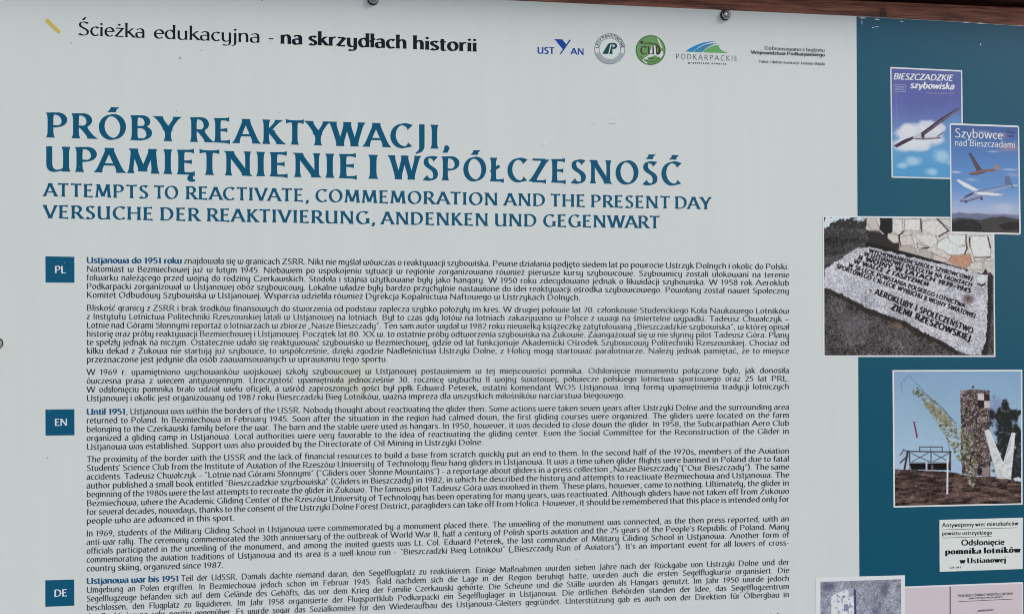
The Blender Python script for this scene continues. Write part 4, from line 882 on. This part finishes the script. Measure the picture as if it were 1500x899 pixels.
# ------------------------------------------------------------------ dust specks and small blisters on the panel
def specks(p, n, seed, smin, smax):
    r = random.Random(seed)
    for k in range(n):
        x = r.uniform(5, 1250); y = r.uniform(45, 895); s = r.uniform(smin, smax); a = r.uniform(0, 6)
        p.polypx([(x + s*math.cos(a + q*1.257)*r.uniform(.6, 1.3), y + s*math.sin(a + q*1.257)*r.uniform(.6, 1.2)) for q in range(5)], 1.9 + k * .004)
M['dust'] = print_mat('dust', ink(150, 152, 146)); M['blister'] = print_mat('blister', ink(222, 226, 224))
def dk_(p):
    specks(p, 70, 3, .3, .75)
    for x, y, w in ((105, 63, 1.0), (295, 74, .9), (264, 85, 1.6), (384, 1.2, 1.2), (259, 163, .9), (409, 165, .7), (70, 670, 1.2), (82, 768, 1.0), (846, 819, .9)): p.disc((x, y), w, 2.3, 8)
    p.linepx((865, 180.4), (871, 181.2), .45, 2.3); p.linepx((890, 182), (902, 181), .35, 2.3)
tag(P1(dk_, 'dust_specks', board, M['dust']), kind='stuff')
def bl_(p):
    specks(p, 25, 8, .4, 1.0); p.disc((902, 172.5), 2.0, 2.4, 10); p.disc((798, 211), 2.2, 2.4, 10); p.disc((82, 769), 1.5, 2.4, 10)
tag(P1(bl_, 'blisters', board, M['blister']), kind='stuff')

# ------------------------------------------------------------------ bolts
sm_ = bpy.data.materials.new('weathered_steel'); sm_.use_nodes = True; nt = sm_.node_tree; b = nt.nodes['Principled BSDF']
b.inputs['Metallic'].default_value = 1; b.inputs['Roughness'].default_value = .22
_n = nt.nodes.new('ShaderNodeTexNoise'); _n.inputs['Scale'].default_value = 300; _r = nt.nodes.new('ShaderNodeValToRGB'); _r.color_ramp.elements[0].color = (.22, .22, .21, 1); _r.color_ramp.elements[1].color = (.62, .63, .62, 1)
nt.links.new(_n.outputs[0], _r.inputs[0]); nt.links.new(_r.outputs[0], b.inputs['Base Color'])
rb = bpy.data.materials.new('black_rubber'); rb.use_nodes = True; b = rb.node_tree.nodes['Principled BSDF']; b.inputs['Base Color'].default_value = (.012, .013, .013, 1); b.inputs['Roughness'].default_value = .7
def lathe(name, prof, mat, parent, seg=32):
    v = []; f = []
    for r_, y_ in prof:
        for k in range(seg):
            a = 2*math.pi*k/seg; v.append((r_*math.cos(a), y_, r_*math.sin(a)))
    for i in range(len(prof) - 1):
        for k in range(seg):
            q = (k+1) % seg; f.append((i*seg + k, i*seg + q, (i+1)*seg + q, (i+1)*seg + k))
    f.append(tuple(range(seg))[::-1]); f.append(tuple((len(prof)-1)*seg + k for k in range(seg)))
    o = mesh(name, v, f, parent, mat, smooth=True)
    bm = bmesh.new(); bm.from_mesh(o.data); bmesh.ops.recalc_face_normals(bm, faces=bm.faces[:]); bm.to_mesh(o.data); bm.free()
    return o
R_ = 6.2e-3
dome = [(R_*.97, -.0021), (R_, -.0026), (R_*.985, -.0036), (R_*.93, -.0046), (R_*.84, -.0056), (R_*.72, -.0064), (R_*.58, -.0070), (R_*.50, -.0072), (R_*.47, -.0070), (R_*.44, -.0058), (R_*.1, -.0052)]
wash = [(R_*1.0, -.0003), (R_*1.09, -.0005), (R_*1.11, -.0012), (R_*1.07, -.0019), (R_*.9, -.00205)]
proto = None
for px, py, rot in ((547, .2, .4), (1062.8, 23.2, 1.1), (-3.2, 503.2, 2.0)):
    bx_, bz_ = U(px, py)
    if proto is None:
        h = lathe('bolt', dome, sm_, board); w_ = lathe('washer', wash, rb, h); proto = (h, w_)
        tag(h, 'domed steel bolt head')
    else:
        h = proto[0].copy(); COL.objects.link(h); w_ = proto[1].copy(); COL.objects.link(w_); w_.parent = h
    h.location = (bx_, 0, bz_); h.rotation_euler = (0, rot, 0); w_.location = (-.0004, 0, -.0004)
# a frayed dark thread caught under the top bolt
P1(lambda p: (p.linepx((1056.6, 13.6), (1058.2, 17.5), 1.8, 3)), 'dark_fibre', board, rb)

from mathutils import Matrix
for e_, p_ in ((board, (0, 0, zbot)), (roof, (0, 0, ZB))):
    e_.location = p_
    for o in list(bpy.data.objects):
        if o.parent == e_: o.matrix_parent_inverse = Matrix.Translation(Vector(p_)).inverted()
